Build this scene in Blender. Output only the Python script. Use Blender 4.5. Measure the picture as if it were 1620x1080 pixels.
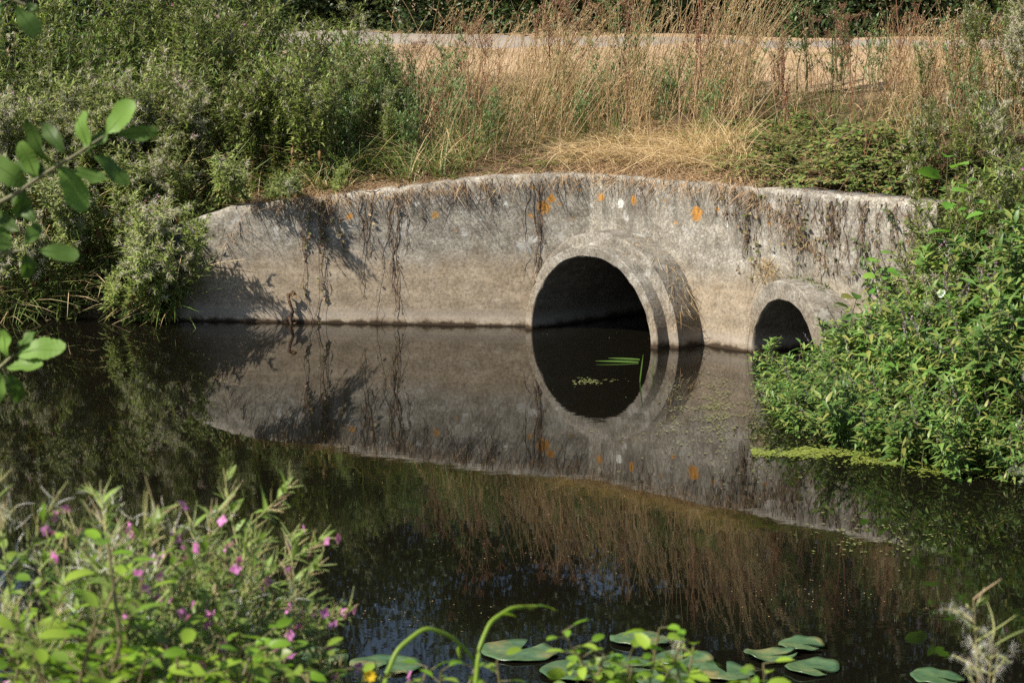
import bpy, math, random
import numpy as np
from mathutils import Vector, Euler

for o in list(bpy.data.objects): bpy.data.objects.remove(o)
scene = bpy.context.scene
COL = scene.collection
rad = math.radians

# ------------------------------------------------------------ camera
CAM_H, PITCH, FPX = 2.67, rad(9.05), 3706.0
cd = bpy.data.cameras.new('camera'); cam = bpy.data.objects.new('camera', cd); COL.objects.link(cam)
cam.location = (0, 0, CAM_H); cam.rotation_euler = (rad(90) - PITCH, 0, 0)
cd.sensor_width = 36; cd.lens = 36 * FPX / 1620; cd.clip_start = 0.05; cd.clip_end = 1000
cd.dof.use_dof = True; cd.dof.focus_distance = 16.6; cd.dof.aperture_fstop = 10.5
scene.camera = cam
# ------------------------------------------------------------ light
SUN_EL = rad(47); SH = (-0.88, -0.475)
SUN_ROT = math.atan2(SH[0], SH[1]) % (2 * math.pi)
w = bpy.data.worlds.new('World'); scene.world = w; w.use_nodes = True
nt = w.node_tree; bg = nt.nodes['Background']
sky = nt.nodes.new('ShaderNodeTexSky'); sky.sky_type = 'NISHITA'; sky.sun_disc = False
sky.sun_elevation = SUN_EL; sky.sun_rotation = SUN_ROT
nt.links.new(sky.outputs[0], bg.inputs[0]); bg.inputs[1].default_value = 0.07
sl = bpy.data.lights.new('sun', 'SUN'); sun = bpy.data.objects.new('sun', sl); COL.objects.link(sun)
sl.energy = 5.0; sl.angle = rad(0.55); sl.color = (1.0, 0.93, 0.82)
travel = Vector((-SH[0] * math.cos(SUN_EL), -SH[1] * math.cos(SUN_EL), -math.sin(SUN_EL)))
sun.rotation_euler = travel.to_track_quat('-Z', 'Y').to_euler(); sun.location = (-20, -10, 25)
scene.view_settings.view_transform = 'Standard'; scene.view_settings.look = 'None'
scene.view_settings.exposure = 0.82; scene.view_settings.gamma = 1.0
try:
    scene.cycles.max_bounces = 6; scene.cycles.transparent_max_bounces = 4
    scene.cycles.use_denoising = False
except Exception: pass

R = np.random.RandomState(7); random.seed(7)
U = lambda a, b, n=None: R.uniform(a, b, n)
# ------------------------------------------------------------ materials
def newmat(name):
    m = bpy.data.materials.new(name); m.use_nodes = True
    t = m.node_tree; b = t.nodes['Principled BSDF']; return m, t, b
def N(t, kind, **kw):
    n = t.nodes.new('ShaderNode' + kind)
    for k, v in kw.items(): setattr(n, k, v)
    return n
def math_(t, op, a, b=None, c=None, clamp=False):
    n = N(t, 'Math', operation=op, use_clamp=clamp)
    for i, v in enumerate((a, b, c)):
        if v is None: continue
        if isinstance(v, (int, float)): n.inputs[i].default_value = v
        else: t.links.new(v, n.inputs[i])
    return n.outputs[0]
def ramp(t, fac, stops, interp='LINEAR'):
    n = N(t, 'ValToRGB'); cr = n.color_ramp; cr.interpolation = interp
    while len(cr.elements) < len(stops): cr.elements.new(0.5)
    for e, (p, c) in zip(cr.elements, stops):
        e.position = p; e.color = (c[0], c[1], c[2], 1) if not isinstance(c, (int, float)) else (c, c, c, 1)
    t.links.new(fac, n.inputs[0]); return n.outputs[0]
def mixc(t, f, a, b, mode='MIX'):
    n = N(t, 'Mix', data_type='RGBA', blend_type=mode)
    for s, v in ((0, f), (6, a), (7, b)):
        if isinstance(v, (int, float)): n.inputs[s].default_value = v
        elif isinstance(v, tuple): n.inputs[s].default_value = (*v, 1)
        else: t.links.new(v, n.inputs[s])
    return n.outputs[2]
def noise(t, vec, scale, detail=4, rough=0.55, dist=0.0):
    n = N(t, 'TexNoise'); n.inputs['Scale'].default_value = scale; n.inputs['Detail'].default_value = detail
    n.inputs['Roughness'].default_value = rough; n.inputs['Distortion'].default_value = dist
    if vec is not None: t.links.new(vec, n.inputs['Vector'])
    return n.outputs[0]
def vmul(t, vec, s):
    n = N(t, 'VectorMath', operation='MULTIPLY'); t.links.new(vec, n.inputs[0]); n.inputs[1].default_value = s
    return n.outputs[0]

def leafmat(name, cols, trans=0.3, rough=0.5, spec=0.35, jitter=(0.75, 1.25), noise_scale=0, sat=1.0):
    """cols: colours picked at random leaf by leaf"""
    m, t, b = newmat(name)
    g = N(t, 'NewGeometry'); oi = N(t, 'ObjectInfo')
    k = len(cols)
    c = ramp(t, g.outputs['Random Per Island'], [(i / max(1, k - 1), cc) for i, cc in enumerate(cols)])
    h = N(t, 'HueSaturation'); t.links.new(c, h.inputs['Color']); h.inputs['Saturation'].default_value = sat
    v = N(t, 'MapRange'); t.links.new(oi.outputs['Random'], v.inputs[0])
    v.inputs[3].default_value = jitter[0]; v.inputs[4].default_value = jitter[1]
    t.links.new(v.outputs[0], h.inputs['Value']); c = h.outputs[0]
    if noise_scale:
        tc = N(t, 'TexCoord')
        nz = noise(t, tc.outputs['Object'], noise_scale, 3)
        c = mixc(t, 0.5, c, ramp(t, nz, [(0.3, 0.45), (0.7, 1.0)]), 'MULTIPLY')
    t.links.new(c, b.inputs['Base Color']); b.inputs['Roughness'].default_value = rough
    b.inputs['Specular IOR Level'].default_value = spec
    if trans > 0:
        tr = N(t, 'BsdfTranslucent'); t.links.new(mixc(t, 1.0, c, (1.0, 1.15, 0.6), 'MULTIPLY'), tr.inputs[0])
        mx = N(t, 'MixShader'); mx.inputs[0].default_value = trans
        t.links.new(b.outputs[0], mx.inputs[1]); t.links.new(tr.outputs[0], mx.inputs[2])
        t.links.new(mx.outputs[0], t.nodes['Material Output'].inputs[0])
    return m
M = {}
M['wh_leaf'] = leafmat('willowherb_leaf', [(0.121, 0.17, 0.03), (0.163, 0.23, 0.042), (0.218, 0.272, 0.067), (0.254, 0.279, 0.079), (0.181, 0.2, 0.072), (0.103, 0.151, 0.03)], 0.3)
M['wh_stem'] = leafmat('willowherb_stem', [(.10, .12, .04), (.16, .13, .06), (.12, .12, .05)], 0)
M['fluff'] = leafmat('seed_fluff', [(0.598, 0.540, 0.437), (0.713, 0.655, 0.564), (0.506, 0.437, 0.333)], 0.35, 0.8, 0.1, (.85, 1.1))
M['fluffwhite'] = leafmat('white_seed_fluff', [(0.68, 0.66, 0.62), (0.74, 0.72, 0.69), (0.48, 0.43, 0.37)], 0.35, 0.8, 0.1, (.9, 1.1))
M['pod'] = leafmat('seed_pod', [(.16, .15, .06), (.24, .17, .09), (.13, .15, .05), (.28, .2, .13)], 0.1, .6)
M['pink'] = leafmat('pink_petal', [(.55, .16, .42), (.62, .25, .52), (.5, .14, .4)], 0.35, .5)
M['mauve'] = leafmat('mauve_flower', [(0.27, 0.18, 0.26), (0.34, 0.26, 0.32), (0.2, 0.15, 0.17), (0.28, 0.25, 0.2), (0.18, 0.2, 0.1)], 0.25, .6)
M['nettle'] = leafmat('nettle_leaf', [(0.065, 0.105, 0.02), (0.095, 0.15, 0.03), (0.13, 0.185, 0.04), (0.08, 0.12, 0.025)], 0.3)
M['darkleaf'] = leafmat('hedge_leaf', [(0.026, 0.046, 0.014), (0.039, 0.065, 0.019), (0.058, 0.091, 0.026), (0.039, 0.058, 0.023)], 0.2, .4)
M['mugwort'] = leafmat('mugwort_leaf', [(0.113, 0.187, 0.067), (0.15, 0.24, 0.083), (0.18, 0.27, 0.106), (0.134, 0.196, 0.09)], 0.3)
M['sedge'] = leafmat('sedge_blade', [(0.097, 0.166, 0.034), (0.138, 0.207, 0.041), (0.193, 0.235, 0.069), (0.083, 0.138, 0.028), (0.276, 0.248, 0.097)], 0.3)
M['brown'] = leafmat('withered_leaf', [(.17, .085, .04), (.25, .13, .06), (.3, .18, .08), (.14, .075, .04)], 0.25, .7)
M['dock'] = leafmat('dock_seed', [(.2, .12, .07), (.26, .17, .1), (0.192, 0.090, 0.048), (0.252, 0.120, 0.066), (0.156, 0.078, 0.042), (0.312, 0.168, 0.096)], 0.1, .8)
M['straw'] = leafmat('straw', [(0.486, 0.324, 0.151), (0.648, 0.464, 0.238), (0.389, 0.238, 0.108), (0.713, 0.551, 0.324), (0.54, 0.367, 0.184)], 0.25, .6, .3)
M['straw_pale'] = leafmat('pale_straw', [(0.575, 0.425, 0.230), (0.713, 0.552, 0.322), (0.483, 0.322, 0.161), (0.644, 0.483, 0.276)], 0.25, .6, .3)
M['thatch'] = leafmat('dead_thatch', [(0.276, 0.172, 0.092), (0.380, 0.253, 0.138), (0.230, 0.138, 0.075), (0.483, 0.345, 0.207), (0.172, 0.103, 0.057), (0.322, 0.207, 0.115)], 0.15, .8, .15)
M['grassgreen'] = leafmat('green_grass', [(0.088, 0.138, 0.031), (0.138, 0.188, 0.044), (0.200, 0.213, 0.075), (0.100, 0.150, 0.037)], 0.3)
M['mint'] = leafmat('mint_leaf', [(0.06, 0.126, 0.022), (0.09, 0.18, 0.03), (0.132, 0.228, 0.046), (0.192, 0.264, 0.06), (0.24, 0.24, 0.06), (0.108, 0.192, 0.042), (0.072, 0.144, 0.024), (0.054, 0.114, 0.024)], 0.28, .45, .4)
M['bright'] = leafmat('bright_leaf', [(0.076, 0.19, 0.025), (0.108, 0.24, 0.032), (0.139, 0.278, 0.045), (0.177, 0.304, 0.051), (0.253, 0.342, 0.063)], 0.4, .4, .4)
M['bramble'] = leafmat('bramble_leaf', [(0.075, 0.128, 0.03), (0.12, 0.195, 0.045), (0.165, 0.225, 0.053), (0.24, 0.225, 0.075), (0.3, 0.165, 0.075)], 0.3)
M['ivy'] = leafmat('creeper_leaf', [(0.09, 0.12, 0.03), (0.16, 0.13, 0.05), (0.22, 0.13, 0.07), (0.12, 0.13, 0.04), (0.26, 0.19, 0.08), (0.17, 0.09, 0.05)], 0.25)
M['vinestem'] = leafmat('dead_creeper_stem', [(0.12, 0.075, 0.055), (0.18, 0.12, 0.08), (0.09, 0.06, 0.045), (0.24, 0.17, 0.11)], 0, .9, .1)
M['fgleaf'] = leafmat('foreground_leaf', [(0.146, 0.224, 0.045), (0.19, 0.291, 0.056), (0.246, 0.336, 0.084), (0.168, 0.224, 0.056)], 0.4, .45, .4)
M['fgbright'] = leafmat('bindweed_leaf', [(0.14, 0.27, 0.02), (0.2, 0.33, 0.03), (0.28, 0.38, 0.05), (0.1, 0.2, 0.02), (0.34, 0.38, 0.09)], 0.45, .4, .4)
M['fgstem'] = leafmat('foreground_stem', [(0.28, 0.34, 0.11), (0.33, 0.36, 0.14), (0.36, 0.28, 0.14)], 0.1, .5)
M['fgpod'] = leafmat('foreground_pod', [(0.3, 0.34, 0.12), (0.36, 0.34, 0.14), (0.42, 0.3, 0.19), (0.26, 0.34, 0.1), (0.34, 0.38, 0.15)], 0.15, .5)
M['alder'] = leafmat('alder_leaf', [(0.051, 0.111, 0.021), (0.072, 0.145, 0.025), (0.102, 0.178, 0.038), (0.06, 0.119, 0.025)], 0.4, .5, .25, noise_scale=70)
M['alderlit'] = leafmat('lit_alder_leaf', [(0.1, 0.2, 0.03), (0.14, 0.25, 0.045), (0.18, 0.28, 0.06)], 0.4, .5, .25)  # lighter copy of the alder leaf colour, sunlight painted into some leaves
M['bark'] = leafmat('bark', [(.09, .075, .055), (.12, .1, .075)], 0, .9, .1)
M['twig'] = leafmat('alder_twig', [(.2, .2, .1), (.16, .15, .08)], 0, .7)
M['yellow'] = leafmat('yellow_petal', [(.75, .5, .02), (.8, .55, .03)], 0.3)
M['white'] = leafmat('white_petal', [(.8, .8, .78), (.75, .76, .75)], 0.4)
M['duck'] = leafmat('duckweed', [(0.17, 0.21, 0.035), (0.22, 0.26, 0.045), (0.13, 0.17, 0.03), (0.28, 0.3, 0.08)], 0.1, .5)
M['weed'] = leafmat('floating_weed', [(.11, .14, .03), (.16, .17, .05), (.2, .2, .09), (.09, .11, .03)], 0, .5)

def mat_pad():
    m, t, b = newmat('lily_pad'); tc = N(t, 'TexCoord'); oi = N(t, 'ObjectInfo')
    sh = N(t, 'VectorMath', operation='ADD'); t.links.new(tc.outputs['Object'], sh.inputs[0])
    t.links.new(oi.outputs['Random'], sh.inputs[1])
    n1 = noise(t, sh.outputs[0], 14, 5)
    c = ramp(t, n1, [(.3, (.035, .075, .03)), (.5, (.06, .11, .045)), (.62, (.085, .13, .05)), (.74, (.16, .17, .06))])
    n2 = noise(t, sh.outputs[0], 5, 3)
    c = mixc(t, ramp(t, n2, [(.57, 0.0), (.7, .9)]), c, (.2, .17, .06))
    t.links.new(c, b.inputs['Base Color']); b.inputs['Roughness'].default_value = .3
    b.inputs['Specular IOR Level'].default_value = .5
    bp = N(t, 'Bump'); bp.inputs[0].default_value = .4; bp.inputs[1].default_value = .004
    t.links.new(n1, bp.inputs['Height']); t.links.new(bp.outputs[0], b.inputs['Normal'])
    return m
M['pad'] = mat_pad()

# spots of lichen on the headwall: (s along the wall, z, radius, orange/pale)
LICHEN = []
def mat_concrete(name, wall):
    m, t, b = newmat(name); tc = N(t, 'TexCoord'); P = tc.outputs['Object']
    sep = N(t, 'SeparateXYZ'); t.links.new(P, sep.inputs[0]); z = sep.outputs[2]
    big = noise(t, P, 1.6, 5, .6); mid = noise(t, P, 9, 6, .65); fine = noise(t, P, 48, 4, .75); grit = noise(t, P, 190, 2, .6)
    # buff below, grey and lichen-blotched above
    hz = math_(t, 'ADD', z, math_(t, 'MULTIPLY', math_(t, 'SUBTRACT', big, .5), .55))
    up = ramp(t, hz, [(.40 if wall else .15, 0.0), (.62 if wall else .5, 1.0)])
    low = ramp(t, mid, [(0.3, (0.212, 0.173, 0.127)), (0.55, (0.288, 0.243, 0.189)), (0.75, (0.352, 0.311, 0.256))])
    high = ramp(t, mid, [(.28, (0.178, 0.162, 0.137)), (.5, (0.304, 0.286, 0.253)), (.72, (0.43, 0.416, 0.384))])
    c = mixc(t, up, low, high)
    c = mixc(t, 1.0, c, (1.02, .985, .91) if wall else (.86, .83, .77), 'MULTIPLY')
    # aggregate: pale and dark grains
    vo = N(t, 'TexVoronoi'); vo.inputs['Scale'].default_value = 64; t.links.new(P, vo.inputs['Vector'])
    gr = ramp(t, vo.outputs['Distance'], [(.05, 1.12), (.35, .95), (.62, .62)])
    c = mixc(t, math_(t, 'MULTIPLY', up, .8) if wall else .7, c, gr, 'MULTIPLY')
    c = mixc(t, .75, c, ramp(t, fine, [(.32, .42), (.5, 1.0), (.66, 1.4)]), 'MULTIPLY')
    # dark vertical streaks running from the top
    st = noise(t, vmul(t, P, (5.5, 5.5, .5)), 1.0, 5, .6)
    stk = math_(t, 'MULTIPLY', ramp(t, st, [(.52, 0.0), (.66, 1.0)]), ramp(t, z, [(.45, 0.0), (.95, 1.0)]))
    c = mixc(t, math_(t, 'MULTIPLY', stk, .55), c, (.055, .05, .045))
    # dark blotches, pale blotches
    bl = noise(t, P, 3.6, 6, .7)
    c = mixc(t, math_(t, 'MULTIPLY', ramp(t, bl, [(.55, 0.0), (.63, 1.0)]), math_(t, 'MULTIPLY', up, .45)), c, (.11, .095, .075))
    pl = noise(t, vmul(t, P, (1.3, 1.3, 1.3)), 5.3, 5, .7)
    c = mixc(t, math_(t, 'MULTIPLY', ramp(t, pl, [(.58, 0.0), (.66, 1.0)]), math_(t, 'MULTIPLY', up, .7)), c, (.46, .45, .42))
    # tide marks near the water: pale line, then wet brown algae
    wob = math_(t, 'MULTIPLY', math_(t, 'SUBTRACT', mid, .5), .08)
    zz = math_(t, 'ADD', z, wob)
    band = ramp(t, zz, [(.03, 0.0), (.055, 1.0), (.085, 1.0), (.14, 0.0)])
    c = mixc(t, math_(t, 'MULTIPLY', band, .45), c, (.40, .35, .29))
    hb = ramp(t, noise(t, vmul(t, P, (.4, .4, 9)), 1.5, 4), [(.35, .75), (.65, 1.1)])
    c = mixc(t, .7, c, hb, 'MULTIPLY')
    wet = ramp(t, zz, [(.012, 1.0), (.034, 0.0)])
    c = mixc(t, wet, c, (.045, .03, .018))
    if wall:
        uv = N(t, 'UVMap'); uv.uv_map = 'wall'
        wrp = N(t, 'TexNoise'); wrp.inputs['Scale'].default_value = 45; wrp.inputs['Detail'].default_value = 3
        t.links.new(uv.outputs[0], wrp.inputs['Vector'])
        o1 = N(t, 'VectorMath', operation='SUBTRACT'); t.links.new(wrp.outputs[1], o1.inputs[0]); o1.inputs[1].default_value = (.5, .5, .5)
        o2 = vmul(t, o1.outputs[0], (.075, .075, 0))
        o3 = N(t, 'VectorMath', operation='ADD'); t.links.new(uv.outputs[0], o3.inputs[0]); t.links.new(o2, o3.inputs[1])
        for (ls, lz, lr, kind) in LICHEN:
            dn = N(t, 'VectorMath', operation='DISTANCE'); t.links.new(o3.outputs[0], dn.inputs[0]); dn.inputs[1].default_value = (ls, lz, 0)
            f = ramp(t, dn.outputs['Value'], [(lr * .75, 1.0), (lr, 0.0)])
            colr = (.46, .22, .045) if kind == 'o' else (.62, .62, .56) if kind == 'w' else (.42, .24, .08)
            tx = mixc(t, ramp(t, fine, [(.35, 0.0), (.6, 1.0)]), tuple(v * .6 for v in colr), colr)
            c = mixc(t, math_(t, 'MULTIPLY', f, ramp(t, mid, [(.3, .55), (.5, 1.0)])), c, tx)
    t.links.new(c, b.inputs['Base Color']); b.inputs['Roughness'].default_value = .9
    b.inputs['Specular IOR Level'].default_value = .2
    h = math_(t, 'ADD', math_(t, 'MULTIPLY', fine, .6), math_(t, 'ADD', math_(t, 'MULTIPLY', mid, .9), math_(t, 'MULTIPLY', grit, .25)))
    bp = N(t, 'Bump'); bp.inputs[0].default_value = .6; bp.inputs[1].default_value = .006
    t.links.new(h, bp.inputs['Height']); t.links.new(bp.outputs[0], b.inputs['Normal'])
    return m

def mat_water():
    m, t, b = newmat('river_water'); tc = N(t, 'TexCoord'); P = tc.outputs['Object']
    b.inputs['Base Color'].default_value = (.0045, .004, .0025, 1); b.inputs['Roughness'].default_value = .015
    b.inputs['IOR'].default_value = 1.33; b.inputs['Specular IOR Level'].default_value = .5
    n1 = noise(t, vmul(t, P, (1.0, 1.6, 1)), 2.6, 3, .5); n2 = noise(t, vmul(t, P, (1, 2.2, 1)), 16, 2, .5)
    patch = ramp(t, noise(t, P, .55, 2), [(.4, .25), (.65, 1.0)])
    h = math_(t, 'MULTIPLY', math_(t, 'ADD', n1, math_(t, 'MULTIPLY', n2, .10)), patch)
    bp = N(t, 'Bump'); bp.inputs[0].default_value = .25; bp.inputs[1].default_value = .0026
    t.links.new(h, bp.inputs['Height']); t.links.new(bp.outputs[0], b.inputs['Normal'])
    return m
NW = (.72, .694)          # horizontal unit vector leading away from the right-hand wall, up the embankment
def mat_ground():
    m, t, b = newmat('bank_soil'); tc = N(t, 'TexCoord'); P = tc.outputs['Object']
    dp = N(t, 'VectorMath', operation='DOT_PRODUCT'); t.links.new(P, dp.inputs[0]); dp.inputs[1].default_value = (NW[0], NW[1], 0)
    n1 = noise(t, P, 2.2, 5, .6); n2 = noise(t, P, 30, 4, .7)
    u = math_(t, 'ADD', math_(t, 'SUBTRACT', dp.outputs['Value'], 1.69 * NW[0] + 16.28 * NW[1]), math_(t, 'MULTIPLY', math_(t, 'SUBTRACT', n1, .5), .8))
    verge = ramp(t, math_(t, 'DIVIDE', u, 10), [(.19, 0.0), (.26, 1.0)])
    soil = ramp(t, n2, [(.3, (.06, .042, .026)), (.55, (.12, .082, .05)), (.75, (.2, .14, .08))])
    dry = ramp(t, n2, [(.3, (.27, .185, .105)), (.5, (.42, .3, .19)), (.7, (.52, .39, .26))])
    pat = noise(t, vmul(t, P, (1, 1, 1)), 1.7, 4, .6)
    dry = mixc(t, ramp(t, pat, [(.55, 0.0), (.66, .65)]), dry, (.17, .15, .06))
    c = mixc(t, verge, soil, dry)
    t.links.new(c, b.inputs['Base Color']); b.inputs['Roughness'].default_value = 1; b.inputs['Specular IOR Level'].default_value = .1
    bp = N(t, 'Bump'); bp.inputs[0].default_value = .8; bp.inputs[1].default_value = .04
    t.links.new(n2, bp.inputs['Height']); t.links.new(bp.outputs[0], b.inputs['Normal'])
    return m
def mat_asphalt():
    m, t, b = newmat('worn_asphalt'); tc = N(t, 'TexCoord'); P = tc.outputs['Object']
    n1 = noise(t, P, 1.3, 5, .6); n2 = noise(t, P, 60, 3, .7)
    c = ramp(t, n1, [(.3, (.2, .17, .14)), (.6, (.29, .25, .21)), (.75, (.34, .28, .22))])
    c = mixc(t, .6, c, ramp(t, n2, [(.3, .6), (.7, 1.2)]), 'MULTIPLY')
    t.links.new(c, b.inputs['Base Color']); b.inputs['Roughness'].default_value = .9
    return m

# ------------------------------------------------------------ mesh building with numpy
def nrm(a): return a / np.maximum(np.linalg.norm(a, axis=-1, keepdims=True), 1e-9)
class G:
    def __init__(s): s.V = []; s.F = []; s.n = 0
    def add(s, V, F):
        s.V.append(np.asarray(V, float).reshape(-1, 3)); s.F.append(np.asarray(F, int).reshape(-1, 4) + s.n); s.n += len(s.V[-1]); return s
    def mesh(s, name, mat, smooth=True):
        V = np.concatenate(s.V).astype(np.float32); F = np.concatenate(s.F).astype(np.int32)
        me = bpy.data.meshes.new(name); me.vertices.add(len(V)); me.vertices.foreach_set('co', V.ravel())
        me.loops.add(F.size); me.loops.foreach_set('vertex_index', F.ravel())
        me.polygons.add(len(F)); me.polygons.foreach_set('loop_start', np.arange(0, F.size, 4, dtype=np.int32))
        try: me.polygons.foreach_set('loop_total', np.full(len(F), 4, dtype=np.int32))
        except Exception: pass
        if smooth: me.polygons.foreach_set('use_smooth', np.ones(len(F), dtype=bool))
        me.update(calc_edges=True); me.validate()
        if mat: me.materials.append(mat)
        return me
    def obj(s, name, mat, parent=None, smooth=True):
        o = bpy.data.objects.new(name, s.mesh(name, mat, smooth)); COL.objects.link(o)
        if parent is not None: o.parent = parent
        return o
def leaves(g, P, D, Nn, L, Wd, droop=.25, fold=.25, prof=(.06, 1, .72, .02), ts=(0, .32, .68, 1)):
    P = np.asarray(P, float).reshape(-1, 3); n = len(P)
    if n == 0: return g
    D = nrm(np.broadcast_to(np.asarray(D, float), (n, 3))); Nn = np.broadcast_to(np.asarray(Nn, float), (n, 3))
    S = nrm(np.cross(D, Nn) + 1e-6); N2 = np.cross(S, D)
    L = np.broadcast_to(np.asarray(L, float), (n,))[:, None]; Wd = np.broadcast_to(np.asarray(Wd, float), (n,))[:, None]
    dr = np.broadcast_to(np.asarray(droop, float), (n,))[:, None]
    k = len(ts); V = np.zeros((n, k, 3, 3))
    for i, (tt, ww) in enumerate(zip(ts, prof)):
        mid = P + D * L * tt - N2 * L * dr * tt * tt
        off = S * Wd * .5 * ww; lift = N2 * Wd * fold * ww * .5
        V[:, i, 0] = mid - off + lift; V[:, i, 1] = mid; V[:, i, 2] = mid + off + lift
    base = (np.arange(n) * k * 3)[:, None]; F = []
    for i in range(k - 1):
        for j in (0, 1):
            a = i * 3 + j; F.append(base + np.array([[a, a + 1, a + 4, a + 3]]))
    return g.add(V, np.concatenate(F))
def tubes(g, paths, radii, sides=4):
    paths = np.asarray(paths, float)
    if paths.ndim == 2: paths = paths[None]
    n, k, _ = paths.shape
    if n == 0: return g
    radii = np.broadcast_to(np.asarray(radii, float), (n, k))
    T = nrm(np.gradient(paths, axis=1)); ref = np.where(np.abs(T[:, :, 2:3]) > .9, np.array([1., 0, 0]), np.array([0, 0, 1.]))
    A = nrm(np.cross(T, ref)); B = np.cross(T, A)
    an = np.arange(sides) * 2 * np.pi / sides
    V = paths[:, :, None] + radii[:, :, None, None] * (A[:, :, None] * np.cos(an)[:, None] + B[:, :, None] * np.sin(an)[:, None])
    base = (np.arange(n) * k * sides)[:, None]; F = []
    for i in range(k - 1):
        for j in range(sides):
            a = i * sides + j; b = i * sides + (j + 1) % sides
            F.append(base + np.array([[a, b, b + sides, a + sides]]))
    return g.add(V, np.concatenate(F))
def ribbons(g, paths, widths, side=None):
    paths = np.asarray(paths, float)
    n, k, _ = paths.shape
    if n == 0: return g
    widths = np.broadcast_to(np.asarray(widths, float), (n, k))
    if side is None:
        a = U(0, 2 * np.pi, n); side = np.stack([np.cos(a), np.sin(a), U(-.3, .3, n)], 1)
    S = nrm(np.broadcast_to(side, (n, 3)))[:, None, :]
    V = np.stack([paths - S * widths[..., None] * .5, paths + S * widths[..., None] * .5], 2)
    base = (np.arange(n) * k * 2)[:, None]
    F = [base + np.array([[i * 2, i * 2 + 1, i * 2 + 3, i * 2 + 2]]) for i in range(k - 1)]
    return g.add(V, np.concatenate(F))
def arc_paths(P, D, L, bend, k=5, grav=None):
    """paths that start at P along D and curve by bend (vectors)"""
    t = np.linspace(0, 1, k)[None, :, None]
    return P[:, None] + nrm(D)[:, None] * (L[:, None, None] * t) + bend[:, None] * (L[:, None, None] * t * t)
def rdir(n, zlo=-1, zhi=1):
    a = U(0, 2 * np.pi, n); z = U(zlo, zhi, n); r = np.sqrt(np.maximum(0, 1 - z * z))
    return np.stack([r * np.cos(a), r * np.sin(a), z], 1)
def along(path, t):
    """points and tangents on one polyline at parameters t (0..1)"""
    path = np.asarray(path); k = len(path) - 1; f = np.clip(t, 0, .9999) * k; i = f.astype(int); fr = (f - i)[:, None]
    return path[i] * (1 - fr) + path[i + 1] * fr, nrm(path[i + 1] - path[i])

def tag(o, label, cat, group=None, kind=None):
    if label: o['label'] = label
    if cat: o['category'] = cat
    if group: o['group'] = group
    if kind: o['kind'] = kind
    return o
def thing(name, label=None, cat=None, group=None, loc=(0, 0, 0)):
    o = bpy.data.objects.new(name, None); COL.objects.link(o); o.location = loc; o.empty_display_size = .1
    return tag(o, label, cat, group)
class Kind:
    """a few modelled variants of one kind of plant; place() uses each once, then copies it with its parts"""
    def __init__(s, variants): s.v = variants; s.used = [False] * len(variants)
    def place(s, loc, label, group=None, rz=None, scale=1., tilt=(0, 0), var=None):
        i = R.randint(len(s.v)) if var is None else var
        if False in s.used and var is None: i = s.used.index(False)
        src = s.v[i]
        if not s.used[i]: o = src; s.used[i] = True
        else:
            o = src.copy(); COL.objects.link(o)
            for ch in list(src.children):
                c = ch.copy(); COL.objects.link(c); c.parent = o
                for gch in list(ch.children):
                    gc = gch.copy(); COL.objects.link(gc); gc.parent = c
        o.location = loc; o.rotation_mode = 'ZYX'; o.rotation_euler = (tilt[0], tilt[1], U(0, 6.28) if rz is None else rz)
        sc = scale if isinstance(scale, tuple) else (scale,) * 3
        o.scale = sc; o['label'] = label
        if group: o['group'] = group
        return o
    def clean(s):
        for u, r in zip(s.used, s.v):
            if not u:
                for ch in list(r.children): bpy.data.objects.remove(ch)
                bpy.data.objects.remove(r)

# ------------------------------------------------------------ layout of the river, wall and banks
WL, WC, WR = np.array([-2.62, 17.79]), np.array([.58, 17.42]), np.array([2.76, 15.155])
TR = nrm(WR - WC); NRM_R = np.array([-TR[1], TR[0]])       # along the right wall; behind it
if NRM_R[1] < 0: NRM_R = -NRM_R
TL = nrm(WC - WL); NRM_L = np.array([-TL[1], TL[0]])
LEN_L, LEN_R = np.linalg.norm(WC - WL), np.linalg.norm(WR - WC)
def wall_top(s):
    return np.interp(s, [0, .46, 1.9, 2.5, LEN_L, LEN_L + LEN_R], [.70, .868, 1.05, 1.125, 1.153, 1.153])
SHORE = [(-90, 20.5), (-9, 19.0), (-5, 18.15), (-3.3, 17.86), tuple(WL), tuple(WC), tuple(WR), (2.45, 14.85), (2.02, 14.35),
         (2.15, 13.4), (2.62, 12.6), (3.5, 12.0), (8, 10.4), (90, 4)]
SEG = list(zip(SHORE[:-1], SHORE[1:]))
def seginfo(x, y):
    p = np.stack([x, y], -1); out = []
    for a, b in SEG:
        a = np.array(a); b = np.array(b); ab = b - a
        t = np.clip(((p - a) @ ab) / (ab @ ab), 0, 1); q = a + t[..., None] * ab
        out.append((np.linalg.norm(p - q, axis=-1), t))
    return out
def inland(x, y):
    poly = SHORE + [(90, 200), (-90, 200)]; ins = np.zeros(np.shape(x), bool)
    for (x1, y1), (x2, y2) in zip(poly, poly[1:] + poly[:1]):
        c = ((y1 > y) != (y2 > y)) & (x < (x2 - x1) * (y - y1) / ((y2 - y1) if y2 != y1 else 1e-9) + x1); ins ^= c
    return ins
def upbank(x, y): return (x - 1.69) * NW[0] + (y - 16.28) * NW[1]
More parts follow.
